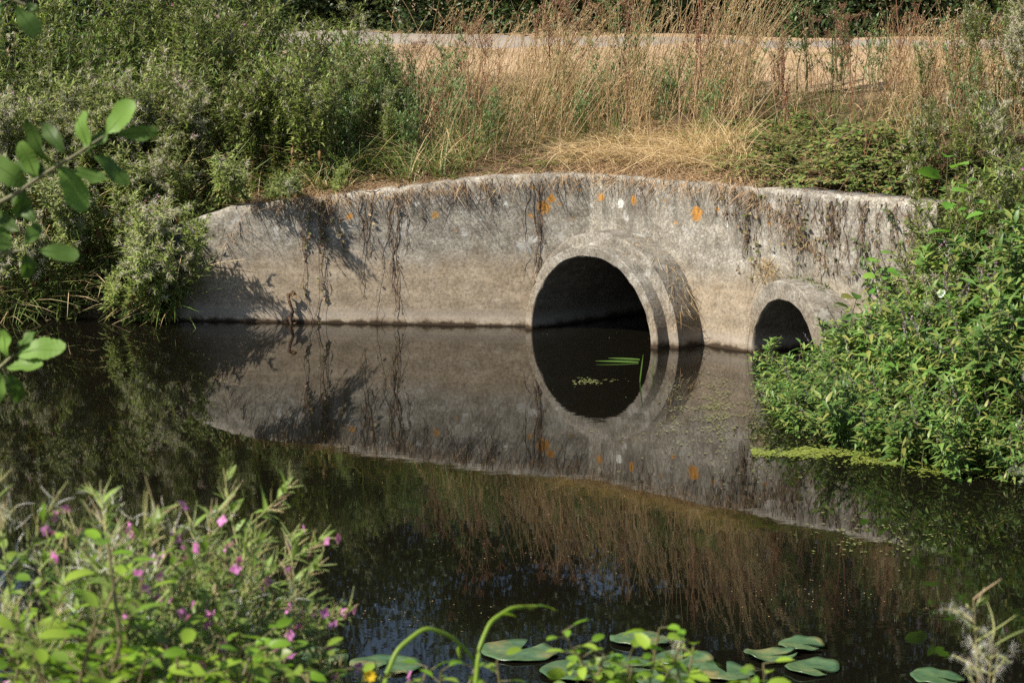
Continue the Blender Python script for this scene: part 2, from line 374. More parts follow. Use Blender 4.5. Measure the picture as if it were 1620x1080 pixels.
def ground(x, y):
    """height, distance to the shore (negative over water), nearest segment"""
    x = np.asarray(x, float); y = np.asarray(y, float)
    u = upbank(x, y)
    z = np.interp(u, [-6, -1.7, 0, 1, 2.2, 3.2, 5.2, 8, 30, 80], [.75, .88, 1.13, 1.36, 1.68, 1.80, 1.9, 1.92, 2.0, 2.2])
    si = seginfo(x, y); dmin = np.full(x.shape, 1e9); near = np.zeros(x.shape, int)
    for i, (d, t) in enumerate(si):
        near = np.where(d < dmin, i, near); dmin = np.minimum(d, dmin)
        if i == 4: zz = wall_top(t * LEN_L) - .02 + .5 * d
        elif i == 5: zz = 1.13 + .5 * d
        elif i < 4: zz = -.12 + 1.5 * d
        elif i == 6: zz = -.1 + 1.3 * d
        elif i == 7: zz = -.12 + .8 * d
        else: zz = -.12 + .62 * d
        z = np.minimum(z, zz)
    ins = inland(x, y)
    z = z + .035 * np.sin(x * 2.1 + 1.3 * np.sin(y * 1.7)) * np.sin(y * 2.3 + .7) * (dmin > .4)
    z = np.where(ins, z, -.12 - 1.0 * dmin)
    return np.maximum(z, -.6), np.where(ins, dmin, -dmin), near
def project(x, y, z):
    dx, dy, dz = x, y, z - CAM_H
    fwd = dy * math.cos(PITCH) - dz * math.sin(PITCH); up = dy * math.sin(PITCH) + dz * math.cos(PITCH)
    return 810 + FPX * dx / fwd, 540 - FPX * up / fwd
def ray(px, py):
    a, v = (px - 810) / FPX, -(py - 540) / FPX
    return np.array([a, math.cos(PITCH) + v * math.sin(PITCH), -math.sin(PITCH) + v * math.cos(PITCH)])
def at_z(px, py, z=0):
    d = ray(px, py); k = (z - CAM_H) / d[2]; return np.array([0, 0, CAM_H]) + d * k
def at_y(px, py, y):
    d = ray(px, py); return np.array([0, 0, CAM_H]) + d * (y / d[1])

# ------------------------------------------------------------ the setting
def grid_sheet(name, xs, ys, fz, mat, drop=None):
    X, Y = np.meshgrid(xs, ys); Z = fz(X, Y); nx = len(xs); ny = len(ys)
    idx = np.arange(nx * ny).reshape(ny, nx)
    F = np.stack([idx[:-1, :-1], idx[:-1, 1:], idx[1:, 1:], idx[1:, :-1]], -1).reshape(-1, 4)
    if drop is not None:
        bad = drop(X, Y).ravel(); F = F[~bad[F].any(1)]
    g = G().add(np.stack([X, Y, Z], -1), F); return g.obj(name, mat)
xs = np.concatenate([np.linspace(-120, -9, 24), np.arange(-8.9, 9, .1), np.linspace(9.1, 120, 24)])
ys = np.concatenate([np.linspace(-5, 9.9, 8), np.arange(10, 28, .1), np.linspace(28.2, 180, 34)])
def wall_drop(X, Y):
    z, d, near = ground(X, Y)
    return ((near == 4) | (near == 5)) & (d < .1) & (d > -2.5) & (Y > 14.5)
land = grid_sheet('bank', xs, ys, lambda X, Y: ground(X, Y)[0], mat_ground(), wall_drop); tag(land, None, None, None, 'structure')
def near_z(X, Y):
    edge = 6.6 + .4 * np.sin(X * .8) + .25 * np.sin(X * 2.3 + 1); return np.interp(Y - edge, [-60, -6, -3.2, -.2, .5, 2], [1.2, 1.1, .95, 0, -.3, -.7]) + .03 * np.sin(X * 3) * np.sin(Y * 4)
nb = grid_sheet('bank', np.concatenate([np.linspace(-120, -6, 20), np.arange(-5.8, 6, .2), np.linspace(6.2, 120, 20)]),
                np.concatenate([np.linspace(-80, -2, 14), np.arange(-1.8, 9, .2)]), near_z, land.data.materials[0]); tag(nb, None, None, None, 'structure')
wv = G().add([(-150, -60, 0), (150, -60, 0), (150, 120, 0), (-150, 120, 0)], [[0, 1, 2, 3]]).obj('river_water', mat_water(), None, False)
tag(wv, None, None, None, 'structure')
# footpath along the embankment
PU0, PU1 = 5.2, 7.3
tt = np.linspace(-60, 40, 260); ac = np.linspace(PU0, PU1, 8)
TW = nrm(np.array([1.0, -.6])); PN = np.array([-TW[1], TW[0]]); c0 = np.array([2.58, 24.3]) - PN * (PU0 + PU1) / 2
Pp = c0 + tt[:, None, None] * TW + (ac[None, :, None] + .10 * np.sin(tt * 1.1)[:, None, None] * (np.abs(np.linspace(-1, 1, 8)) > .9)[None, :, None]) * PN
PZ = ground(Pp[..., 0], Pp[..., 1])[0] + .018
PZ = np.where(np.abs(np.linspace(-1, 1, 8))[None, :] > .95, PZ - .03, PZ)
ii = np.arange(260 * 8).reshape(260, 8)
path = G().add(np.concatenate([Pp, PZ[..., None]], -1), np.stack([ii[:-1, :-1], ii[1:, :-1], ii[1:, 1:], ii[:-1, 1:]], -1)).obj('footpath', mat_asphalt())
tag(path, None, None, None, 'structure')

# ------------------------------------------------------------ concrete headwall with its two culvert pipes
BIG_C = np.array([.565, 16.905]); BIG_AX = NRM_R.copy()      # centre of the big pipe's mouth, axis leading into the bank
BIG_R = .60
SM_C = np.array([1.86, 15.86]); sa = rad(24); SM_AX = np.array([math.cos(sa), math.sin(sa)]); SM_R = .425; SM_Z = .0
def hole(P, C, AX, r, zc):
    rel = P - C; d = np.abs(rel @ np.array([AX[1], -AX[0]])); return np.where(d < r, zc + np.sqrt(np.maximum(0, r * r - d * d)), -.6)
def build_wall():
    s = np.unique(np.concatenate([np.arange(0, LEN_L + LEN_R, .02), [LEN_L, LEN_L + LEN_R]])); s = np.sort(s)
    onL = s <= LEN_L
    Pf = np.where(onL[:, None], WL + s[:, None] * TL, WC + (s - LEN_L)[:, None] * TR)
    nb_ = np.where(onL[:, None], NRM_L, NRM_R)
    k = np.clip((s - LEN_L) / .04 + .5, 0, 1)[:, None]; nb_ = nrm(NRM_L * (1 - k) + NRM_R * k)
    zb = np.maximum(hole(Pf, BIG_C, BIG_AX, BIG_R + .06, 0), np.where(onL, -.6, hole(Pf, SM_C, SM_AX, SM_R + .06, SM_Z)))
    zt = wall_top(s) + .003 * np.sin(s * 9) + .003 * np.sin(s * 31) - .008 * (np.sin(s * 47) + np.sin(s * 29 + 1) > 1.5)
    rows = np.linspace(0, 1, 26); n = len(s)
    Z = zb[:, None] + (zt - zb)[:, None] * rows[None]
    wob = .006 * np.sin(s[:, None] * 5 + Z * 3) + .004 * np.sin(s[:, None] * 17 + Z * 23)
    th = .26
    front = np.concatenate([(Pf[:, None] + nb_[:, None] * wob[..., None]), Z[..., None]], -1)
    Pb = Pf + nb_ * th
    back = np.concatenate([np.repeat(Pb[:, None], 26, 1), Z[..., None]], -1)
    # small arris along the top edge
    front[:, -1, :2] += nb_ * .007; front[:, -1, 2] += .008; back[:, -1, 2] = front[:, -1, 2]
    V = np.concatenate([front.reshape(-1, 3), back.reshape(-1, 3)]); off = n * 26
    I = np.arange(n * 26).reshape(n, 26); F = [np.stack([I[:-1, :-1], I[1:, :-1], I[1:, 1:], I[:-1, 1:]], -1).reshape(-1, 4)]
    F.append(F[0][:, ::-1] + off)
    F.append(np.stack([I[:-1, -1], I[1:, -1], I[1:, -1] + off, I[:-1, -1] + off], -1))
    F.append(np.stack([I[:-1, 0], I[:-1, 0] + off, I[1:, 0] + off, I[1:, 0]], -1))
    for e in (0, n - 1): F.append(np.stack([I[e, :-1], I[e, 1:], I[e, 1:] + off, I[e, :-1] + off], -1))
    g = G().add(V, np.concatenate(F)); me = None
    uvv = np.concatenate([np.stack([np.repeat(s[:, None], 26, 1), Z], -1).reshape(-1, 2)] * 2)
    return g, uvv
def lich(px, py, r, k):
    d = ray(px, py)[:2]; best = None       # where the line of sight meets the wall
    for base, T, s0, Ln in ((WL, TL, 0, LEN_L), (WC, TR, LEN_L, LEN_R)):
        A = np.array([[d[0], -T[0]], [d[1], -T[1]]]); kk, ss = np.linalg.solve(A, base)
        if 0 <= ss <= Ln: best = (s0 + ss, CAM_H + ray(px, py)[2] * kk)
    if best: LICHEN.append((best[0], best[1], r, k))
for a in ((860, 328, .055, 'o'), (872, 314, .032, 'o'), (951, 312, .035, 'o'), (981, 322, .034, 'w'), (1002, 316, .036, 'o'), (1103, 338, .058, 'o'),
          (1134, 331, .022, 'o'), (842, 297, .022, 'd'), (553, 342, .028, 'o'), (689, 340, .030, 'd'), (620, 337, .018, 'd'), (722, 365, .016, 'd'),
          (1218, 352, .02, 'd'), (840, 340, .02, 'd'), (1052, 318, .016, 'd'), (1070, 352, .013, 'o'), (918, 300, .014, 'd'), (905, 345, .012, 'o'), (1150, 356, .018, 'w'), (800, 322, .02, 'w'), (1075, 300, .016, 'w'), (760, 345, .014, 'w'), (660, 322, .016, 'w'), (450, 352, .016, 'w'), (885, 322, .014, 'o')): lich(*a)
CONC_WALL = mat_concrete('weathered_wall_concrete', True); CONC_PIPE = mat_concrete('weathered_pipe_concrete', False)
hw = thing('concrete_headwall', 'weathered grey concrete headwall with orange lichen spots standing along the river edge', 'wall')
gw, uvv = build_wall(); wall = gw.obj('wall', CONC_WALL, hw, False)
ul = wall.data.uv_layers.new(name='wall'); li = np.zeros(len(wall.data.loops), np.int32); wall.data.loops.foreach_get('vertex_index', li)
ul.data.foreach_set('uv', uvv[li].astype(np.float32).ravel())
def pipe(name, C, AX, zc, prof, parent, seg=96):
    """prof: closed list of (distance along axis, radius)"""
    side = np.array([AX[1], -AX[0]]); an = np.linspace(0, 2 * np.pi, seg, endpoint=False)
    prof = np.array(prof, float); g = G(); e = nrm(np.diff(prof, axis=0)); runs = [[0]]
    for i in range(1, len(prof)):
        runs[-1].append(i)
        if i < len(prof) - 1 and (e[i - 1] * e[i]).sum() < .8: runs.append([i])
    for run in runs:
        V = np.zeros((len(run), seg, 3))
        for q, i in enumerate(run):
            d, r = prof[i]; rr = r + .003 * np.sin(an * 7 + d * 4) + .002 * np.sin(an * 19 + d * 11)
            rr = rr - np.where((np.sin(an * 37 + 2) + np.sin(an * 23 + d * 9)) > 1.55, .006, 0) * (0 < d < .05)
            hxy = C + AX * d + (rr * np.cos(an))[:, None] * side
            V[q] = np.concatenate([hxy, (zc + rr * np.sin(an))[:, None]], 1)
        I = np.arange(len(run) * seg).reshape(len(run), seg)
        g.add(V, np.concatenate([np.stack([I[q], np.roll(I[q], -1), np.roll(I[q + 1], -1), I[q + 1]], -1) for q in range(len(run) - 1)]))
    return g.obj(name, CONC_PIPE, parent)
inn = [(d, BIG_R) for d in (9, 6, 4, 2.5, 1.2, .6, .3, .1, .03)]
big = thing('culvert_pipe', 'larger round concrete culvert mouth with a stepped double rim at the bend of the headwall', 'pipe', 'culvert pipes')
pipe('inner_ring', BIG_C, BIG_AX, 0, inn + [(.006, BIG_R + .002), (0, BIG_R + .008), (0, BIG_R + .04), (0, BIG_R + .068), (.006, BIG_R + .074), (.04, BIG_R + .076), (.14, BIG_R + .078)], big)
pipe('outer_collar', BIG_C, BIG_AX, 0, [(.11, BIG_R + .06), (.11, BIG_R + .12), (.11, BIG_R + .16), (.116, BIG_R + .168), (.2, BIG_R + .171), (.3, BIG_R + .171), (.55, BIG_R + .171)], big)
small = thing('culvert_pipe', 'smaller round concrete culvert mouth with plain rim, half hidden by the leafy plants', 'pipe', 'culvert pipes')
pipe('pipe_barrel', SM_C, SM_AX, SM_Z, [(d, SM_R) for d in (7, 4, 2, 1, .5, .2, .03)] + [(.008, SM_R + .003), (0, SM_R + .01), (0, SM_R + .07), (0, SM_R + .125), (.01, SM_R + .136), (.05, SM_R + .14), (.2, SM_R + .14), (.4, SM_R + .14), (.9, SM_R + .14)], small)
for nme, C, AX, r in (('end_plate', BIG_C + BIG_AX * 8.9, BIG_AX, BIG_R + .05), ('end_plate', SM_C + SM_AX * 6.9, SM_AX, SM_R + .05)):
    side = np.array([AX[1], -AX[0]]); V = [(*(C + side * a * r), b * r) for a, b in ((-1, -1), (1, -1), (1, 1), (-1, 1))]
    G().add(V, [[0, 1, 2, 3]]).obj(nme, CONC_PIPE, big if r > .6 else small, False)
def onwall(s, z, off=.02):
    s = np.asarray(s, float); onL = (s <= LEN_L)[:, None]
    P = np.where(onL, WL + s[:, None] * TL, WC + (s - LEN_L)[:, None] * TR); nn = np.where(onL, NRM_L, NRM_R)
    return np.concatenate([P - nn * np.broadcast_to(off, s.shape)[:, None], np.asarray(z, float)[:, None]], 1)
def wall_s(px):
    d = ray(px, 400)[:2]
    for base, T, s0, Ln in ((WL, TL, 0, LEN_L), (WC, TR, LEN_L, LEN_R)):
        kk, ss = np.linalg.solve(np.array([[d[0], -T[0]], [d[1], -T[1]]]), base)
        if -.3 <= ss <= Ln + (.3 if s0 else 0): return s0 + ss
    return LEN_L

#PLANTS
# ------------------------------------------------------------ plant makers
def stem_path(h, lean=.15, k=7, wob=.02, dirang=None):
    a = U(0, 6.28) if dirang is None else dirang; t = np.linspace(0, 1, k)
    p = np.zeros((k, 3)); p[:, 2] = h * t; p[:, 0] = math.cos(a) * lean * h * t ** 1.8; p[:, 1] = math.sin(a) * lean * h * t ** 1.8
    p[1:, :2] += R.normal(0, wob, (k - 1, 2)) * h; return p
def mk_parts(root, parts):
    for nme, g, mat in parts:
        if g.n: g.obj(nme, mat, root)
    return root

def make_willowherb(h, nst=3, fluff=1.0, flowers=4, brown=.12, name='willowherb', mats=('wh_stem', 'wh_leaf', 'fluff', 'pink', 'brown', 'pod'), big=1.0, fw=0, podL=(.035, .065), podr=1.0, fmul=2):
    r = thing(name, 'x', 'wild plant'); gs, gl, gf, gp, gb, gd = [G() for _ in range(6)]
    for q in range(nst):
        hh = h * U(.8, 1.05); p = stem_path(hh, U(.03, .2), 7, .012); p[:, :2] += R.normal(0, .045, 2)
        tubes(gs, p, np.linspace(.006, .0025, 7) * big, 4)
        n = int(64 * hh); t = np.sort(U(.08, .98, n)); P, T = along(p, t)
        az = np.arange(n) * 2.4 + U(0, 6); el = U(.2, .75, n)
        D = np.stack([np.cos(az) * np.cos(el), np.sin(az) * np.cos(el), np.sin(el)], 1)
        L = U(.085, .14, n) * (1.05 - .5 * t) * big; dead = (t < .5) & (U(0, 1, n) < brown * 3)
        leaves(gl, P[~dead], D[~dead], (0, 0, 1), L[~dead], L[~dead] * .3, U(.2, .6, (~dead).sum()))
        D2 = D.copy(); D2[:, 2] = -1.1; leaves(gb, P[dead], D2[dead], (0, 0, 1), L[dead] * .85, L[dead] * .3, U(.2, .9, dead.sum()))
        nb = int(U(6, 10)); tb = np.linspace(.55, .97, nb); B, _ = along(p, tb); az = U(0, 6.28) + np.arange(nb) * 2.4
        bl = U(.16, .34, nb) * (1.15 - .6 * tb) * big ** .5; D = np.stack([np.cos(az) * .75, np.sin(az) * .75, np.full(nb, .75)], 1)
        bp = arc_paths(B, D, bl, np.tile([0, 0, .15], (nb, 1)), 4); tubes(gs, bp, np.array([[.003, .0025, .002, .0012]]) * big, 3)
        bp = np.concatenate([bp, p[None, [3, 4, 5, 6]]])
        for b in bp:
            m = 9; tq = U(.2, 1, m); P, T = along(b, tq); a = rdir(m, -.2, .9)
            leaves(gl, P, nrm(T + a), (0, 0, 1), U(.045, .075, m) * big, U(.013, .02, m) * big, .4)
            m = 12 if fw else 7; tq = U(.3, 1, m); P, T = along(b, tq); Dp = nrm(T * 1.1 + rdir(m, -.3, .6) * .8); Lp = U(podL[0], podL[1], m) * big
            tubes(gd, arc_paths(P, Dp, Lp, rdir(m) * .15, 3), np.array([[.0014, .0016, .0008]]) * big * podr, 3)
            if U(0, 1) < fluff:
                for _ in range(fmul):
                    c = b[-1] * U(.55, 1) + b[1] * 0; c = along(b, np.array([U(.45, 1)]))[0][0] + R.normal(0, .012, 3)
                    m = int(U(12, 22)); Dh = rdir(m, -.6, 1); Lh = U(.02, .05, m) * big ** .6
                    ribbons(gf, arc_paths(c + R.normal(0, .012, (m, 3)), Dh, Lh, rdir(m) * .5, 4), np.array([[.002, .0026, .0022, .001]]) * (fw if fw else 1.7))
    # loose pink flowers near the tops
    for _ in range(flowers):
        b = bp[R.randint(len(bp))]; c = b[-1] + R.normal(0, .03, 3); az = np.arange(4) * 1.57 + U(0, 6)
        fn = rdir(1, .0, .8)[0]; fa = nrm(np.cross(fn, [.3, .2, 1.0])); fb = np.cross(fn, fa); D = np.cos(az)[:, None] * fa + np.sin(az)[:, None] * fb + fn * .45
        leaves(gp, np.tile(c, (4, 1)), D, fn, .0125, .0115, .25, .2, (.3, 1, .95, .5)); tubes(gs, np.stack([c - fn * .035 - [0, 0, .01], c - fn * .015, c]), .0012, 3)
    return mk_parts(r, [('stem', gs, M[mats[0]]), ('leaves', gl, M[mats[1]]), ('seed_fluff', gf, M['fluffwhite' if fw else mats[2]]), ('flower', gp, M[mats[3]]), ('withered_leaves', gb, M[mats[4]]), ('seed_pods', gd, M[mats[5]])])
def make_nettle(h, mat='nettle'):
    r = thing('nettle', 'x', 'nettle'); gs, gl, gt = G(), G(), G()
    for q in range(4):
        hh = h * U(.8, 1.05); p = stem_path(hh, U(.02, .15), 6, .01); p[:, :2] += R.normal(0, .07, 2)
        tubes(gs, p, np.linspace(.006, .003, 6), 4)
        n = int(30 * hh); t = np.repeat(np.linspace(.15, .99, n // 2), 2); n = len(t); P, T = along(p, t)
        az = np.repeat(np.arange(n // 2) * 1.57, 2) + np.tile([0, np.pi], n // 2) + R.normal(0, .2, n); el = U(-.3, .4, n)
        D = np.stack([np.cos(az) * np.cos(el), np.sin(az) * np.cos(el), np.sin(el)], 1); L = U(.07, .105, n) * (1.1 - .5 * t)
        leaves(gl, P, D, (0, 0, 1), L, L * .48, U(.3, .7, n), .3, (.1, 1, .6, .03), (0, .3, .7, 1))
        m = 14; tq = U(.6, .95, m); P, T = along(p, tq); D = rdir(m, -.7, .1)
        ribbons(gt, arc_paths(P, D, U(.04, .08, m), np.tile([0, 0, -.6], (m, 1)), 4), np.array([[.004, .006, .005, .002]]))
    return mk_parts(r, [('stem', gs, M['wh_stem']), ('leaves', gl, M[mat]), ('flower_tassels', gt, M['sedge'])])
def make_mugwort(h, nst=6, mat='mugwort', spread=.1):
    r = thing('mugwort', 'x', 'wild plant'); gs, gl, gt = G(), G(), G()
    for q in range(nst):
        hh = h * U(.7, 1.05); p = stem_path(hh, U(.05, .25), 6, .01); p[:, :2] += R.normal(0, spread, 2)
        tubes(gs, p, np.linspace(.006, .0025, 6), 4)
        nb = int(22 * hh); tb = U(.15, .99, nb); B, T = along(p, tb); az = U(0, 6.28, nb); bl = U(.1, .24, nb) * (1.1 - .7 * tb)
        D = np.stack([np.cos(az) * .8, np.sin(az) * .8, U(.3, .9, nb)], 1); bp = arc_paths(B, D, bl, np.tile([0, 0, .2], (nb, 1)), 4)
        tubes(gs, bp, np.array([[.002, .0018, .0014, .001]]), 3)
        for b in bp:
            m = 13; tq = U(.15, 1, m); P, T = along(b, tq); a = nrm(T + rdir(m, -.4, .6) * .9); L = U(.025, .055, m)
            leaves(gl, P, a, (0, 0, 1), L, L * U(.2, .34, m), .3)
        m = 26; tq = U(.7, 1, m); P, T = along(p, tq); leaves(gt, P, rdir(m, 0, 1), (0, 0, 1), .02, .008, .1)
    return mk_parts(r, [('stem', gs, M['wh_stem']), ('leaves', gl, M[mat]), ('flower_buds', gt, M['fluff'])])
def make_dock(h, lean=.1):
    r = thing('dried_dock', 'x', 'dried weed'); gs, gd = G(), G()
    for q in range(R.randint(1, 4)):
        hh = h * U(.75, 1.05); p = stem_path(hh, U(.02, .3), 6, .015); p[:, :2] += R.normal(0, .05, 2); tubes(gs, p, np.linspace(.006, .003, 6), 4)
        nb = R.randint(4, 8); tb = np.linspace(.4, .85, nb); B, T = along(p, tb); az = U(0, 6.28, nb)
        D = np.stack([np.cos(az) * .5, np.sin(az) * .5, np.ones(nb)], 1); bl = U(.15, .38, nb) * (1.3 - tb); bp = arc_paths(B, D, bl, np.tile([0, 0, .2], (nb, 1)), 4)
        tubes(gs, bp, np.array([[.003, .0025, .002, .0015]]), 3)
        for b in list(bp) + [p[3:]]:
            m = 34; tq = U(.2, 1, m); P, T = along(b, tq); P = P + R.normal(0, .006, (m, 3)); leaves(gd, P, rdir(m), rdir(m), U(.01, .02, m), U(.008, .013, m), .1)
    return mk_parts(r, [('stem', gs, M['dock']), ('seed_clusters', gd, M['dock'])])
def make_umbel(h):
    r = thing('dried_umbel', 'x', 'dried weed'); gs, gd = G(), G()
    for q in range(2):
        hh = h * U(.8, 1.05); p = stem_path(hh, U(.03, .25), 6, .012); tubes(gs, p, np.linspace(.006, .003, 6), 4)
        tops = [p[-1]]; nb = 6; tb = np.linspace(.5, .9, nb); B, T = along(p, tb); az = U(0, 6.28, nb); D = np.stack([np.cos(az), np.sin(az), np.full(nb, 1.1)], 1)
        bp = arc_paths(B, D, U(.12, .3, nb), np.tile([0, 0, .2], (nb, 1)), 4); tubes(gs, bp, np.array([[.0035, .003, .0022, .0018]]), 3)
        for c in [p[-1]] + [b[-1] for b in bp]:
            m = 9; az = np.arange(m) * 2.4; D = np.stack([np.cos(az) * .7, np.sin(az) * .7, np.ones(m)], 1); q_ = arc_paths(np.tile(c, (m, 1)), D, U(.04, .07, m), np.tile([0, 0, .2], (m, 1)), 3)
            tubes(gs, q_, .0012, 3); e = np.repeat(q_[:, -1], 5, 0) + R.normal(0, .007, (m * 5, 3)); leaves(gd, e, rdir(m * 5), rdir(m * 5), .009, .007, .1)
    return mk_parts(r, [('stem', gs, M['dock']), ('seed_heads', gd, M['dock'])])
def make_sedge(h, n=46, mat='sedge', spread=.06, w=.008, droop=.9):
    r = thing('sedge_tuft', 'x', 'grass tuft'); g, g2 = G(), G()
    a = U(0, 6.28, n); D = np.stack([np.cos(a) * .45, np.sin(a) * .45, np.ones(n)], 1); P = np.zeros((n, 3)); P[:, :2] = R.normal(0, spread, (n, 2))
    L = U(.55, 1.1, n) * h; bend = np.stack([np.cos(a) * .5, np.sin(a) * .5, np.full(n, -.6) * U(.2, 1.2, n) * droop], 1); side = np.stack([-np.sin(a), np.cos(a), U(-.2, .2, n)], 1)
    q = arc_paths(P, D, L, bend, 6); wd = np.array([[w, w, w * .9, w * .75, w * .5, w * .1]]); k = int(n * .8)
    ribbons(g, q[:k], wd, side[:k]); ribbons(g2, q[k:], wd, side[k:])
    return mk_parts(r, [('blades', g, M[mat]), ('dead_blades', g2, M['straw'])])
def make_mint(h, spikes=1, leafL=.1, mat='mint'):
    r = thing('water_mint', 'x', 'water plant'); gs, gl, gf = G(), G(), G()
    for q in range(3):
        hh = h * U(.7, 1.1); p = stem_path(hh, U(.1, .4), 6, .015); p[:, :2] += R.normal(0, .05, 2); tubes(gs, p, np.linspace(.005, .0025, 6), 4)
        n = max(8, int(20 * hh)); t = np.repeat(np.linspace(.15, 1, n), 2); P, T = along(p, t); az = np.repeat(np.arange(n) * 1.57 + U(0, 3), 2) + np.tile([0, np.pi], n) + R.normal(0, .25, 2 * n)
        el = U(-.1, .7, 2 * n); D = np.stack([np.cos(az) * np.cos(el), np.sin(az) * np.cos(el), np.sin(el)], 1); L = leafL * U(.75, 1.2, 2 * n) * (1.15 - .45 * t)
        leaves(gl, P, D, (0, 0, 1), L, L * U(.24, .36, 2 * n), U(.2, .6, 2 * n), .3)
        n2 = n // 2; tb = U(.3, .9, n2); B, T = along(p, tb); a2 = U(0, 6.28, n2); Db = np.stack([np.cos(a2) * .8, np.sin(a2) * .8, np.full(n2, .7)], 1); bp = arc_paths(B, Db, U(.06, .16, n2), np.tile([0, 0, .2], (n2, 1)), 4)
        tubes(gs, bp, .0016, 3)
        for b in bp:
            m = 7; P, T = along(b, U(.2, 1, m)); L = leafL * U(.4, .75, m); leaves(gl, P, nrm(T + rdir(m, -.3, .5)), (0, 0, 1), L, L * .3, .4)
        if spikes and U(0, 1) < spikes:
            top = p[-1]; T = nrm(p[-1] - p[-2]); m = 44; k = U(0, 1, m); P = top + T * (k * .11)[:, None] + rdir(m) * .009 * (1.1 - k)[:, None]; leaves(gf, P, rdir(m, -.2, .8), rdir(m), U(.006, .012, m), .007, .1)
            tubes(gs, np.stack([top, top + T * .05, top + T * .11]), .0015, 3)
    return mk_parts(r, [('stem', gs, M['wh_stem']), ('leaves', gl, M[mat]), ('flower_spike', gf, M['mauve'])])
def make_broad(h, n=16, L0=.11, mat='bright', name='broad_leaf_seedling', ratio=.78, petiole=.04):
    r = thing(name, 'x', 'wild plant'); gs, gl = G(), G(); p = stem_path(h, .12, 7, .02); tubes(gs, p, np.linspace(.006, .0025, 7), 5)
    t = np.linspace(.2, 1, n); P, T = along(p, t); az = np.arange(n) * 2.4 + U(0, 6); el = U(.0, .6, n); D = np.stack([np.cos(az) * np.cos(el), np.sin(az) * np.cos(el), np.sin(el)], 1)
    E = P + D * petiole; tubes(gs, np.stack([P, E], 1), .0016, 3); L = L0 * U(.7, 1.15, n)
    leaves(gl, E, D, (0, 0, 1) + R.normal(0, .5 if mat == 'fgbright' else .3, (n, 3)), L, L * ratio, U(.1, .5, n), .25, (.25, .9, 1, .85, .1), (0, .22, .5, .78, 1))
    return mk_parts(r, [('stem', gs, M['wh_stem']), ('leaves', gl, M[mat])])
def make_bramble(n=7, mat='bramble', s=1.):
    r = thing('bramble', 'x', 'bramble'); gs, gl = G(), G()
    for q in range(n):
        a = U(0, 6.28); Lc = U(.35, .8) * s; pth = arc_paths(np.array([[0, 0, 0.]]), np.array([[math.cos(a), math.sin(a), U(.5, 1.1)]]), np.array([Lc]), np.array([[0, 0, -.75]]), 7)[0]
        tubes(gs, pth, .0028, 4); m = 11; P, T = along(pth, np.linspace(.12, 1, m)); az = U(0, 6.28, m)
        for dd in (-.8, 0, .8):
            D = np.stack([np.cos(az + dd), np.sin(az + dd), U(-.1, .5, m)], 1); L = U(.035, .06, m) * s; leaves(gl, P + D * .02, D, (0, 0, 1), L, L * .68, .3, .25, (.15, 1, .75, .03))
    return mk_parts(r, [('cane', gs, M['vinestem']), ('leaves', gl, M[mat])])
def make_hedge(wid, h, nl, mat='darkleaf', name='hedge_tree', lsz=.10, low=.0):
    r = thing(name, 'x', 'tree'); gs, gl = G(), G(); trunk = stem_path(h * .75, .06, 7, .012); tubes(gs, trunk, np.linspace(.11, .03, 7), 7)
    cl = []
    nb = 26
    for i in range(nb):
        t = U(.06, 1); B, _ = along(trunk, np.array([t])); a = U(0, 6.28); ln = wid * U(.25, .62) * (1 - .45 * t); e = U(.1, .7)
        pt = arc_paths(B, np.array([[math.cos(a), math.sin(a), e]]), np.array([ln]), np.array([[0, 0, .15]]), 5)[0]; tubes(gs, pt, np.linspace(.03, .008, 5), 5); cl += [pt[-1], pt[2], pt[3]]
    for i in range(44):
        a = U(0, 6.28); cl.append(np.array([math.cos(a) * wid * U(.15, .5), math.sin(a) * wid * U(.15, .5), U(0, .32) * h]))
    for i in range(46):   # sprays low down and through the crown
        a = U(0, 6.28); zz = h * U(low, 1.0); rr = wid * .5 * U(.35, 1) * math.sqrt(max(.08, 1 - (zz / h) ** 3)); cl.append(np.array([math.cos(a) * rr, math.sin(a) * rr, zz]))
    cl = np.array(cl); n = nl; ci = R.randint(len(cl), size=n); rr = rdir(n) * (U(0, 1, n) ** .4)[:, None] * np.array([.55, .55, .5]) * U(.6, 1.15, n)[:, None] * wid / 3.2
    P = cl[ci] + rr; P[:, 2] = np.maximum(P[:, 2], .03); D = nrm(rr + R.normal(0, .5, (n, 3)) + np.array([0, 0, -.2])); L = U(.6, 1.25, n) * lsz
    leaves(gl, P, D, rdir(n, .1, 1), L, L * .55, .3, .3)
    return mk_parts(r, [('trunk', gs, M['bark']), ('crown', gl, M[mat])])

# ------------------------------------------------------------ hedge of trees beyond the path
hedge = Kind([make_hedge(3.4, 7.5, 30000, lsz=.08), make_hedge(3.0, 8.6, 30000, lsz=.08), make_hedge(3.8, 6.6, 30000, lsz=.08)])
hl = ['dark leafy tree of the hedge line behind the footpath']
for i, t in enumerate(np.arange(-13, 9.5, 1.35)):
    p = c0 + PN * (9.0 + U(-.4, .6)) + TW * (t + U(-.3, .3)); z = ground(p[0], p[1])[0]
    hedge.place((p[0], p[1], float(z) - .05), hl[0], 'hedge trees behind the path', scale=(1, 1, U(.85, 1.15) if not -4.2 < p[0] < 3.6 else U(.5, .68)))
for i, t in enumerate(np.arange(-14, 10, 3.3)):
    p = c0 + PN * (12.6 + U(-.5, .7)) + TW * (t + U(-.3, .3)); z = ground(p[0], p[1])[0]
    if -2.3 < p[0] < 1.6: continue
    hedge.place((p[0], p[1], float(z) - .05), 'tall dark tree standing behind the front row of the hedge', 'tall trees behind the hedge', scale=(1.2, 1.2, U(1.1, 1.4)))
shrub = Kind([make_hedge(2.2, 2.9, 5200, name='elder_shrub', lsz=.085), make_hedge(2.0, 3.3, 5200, name='elder_shrub', lsz=.085)])
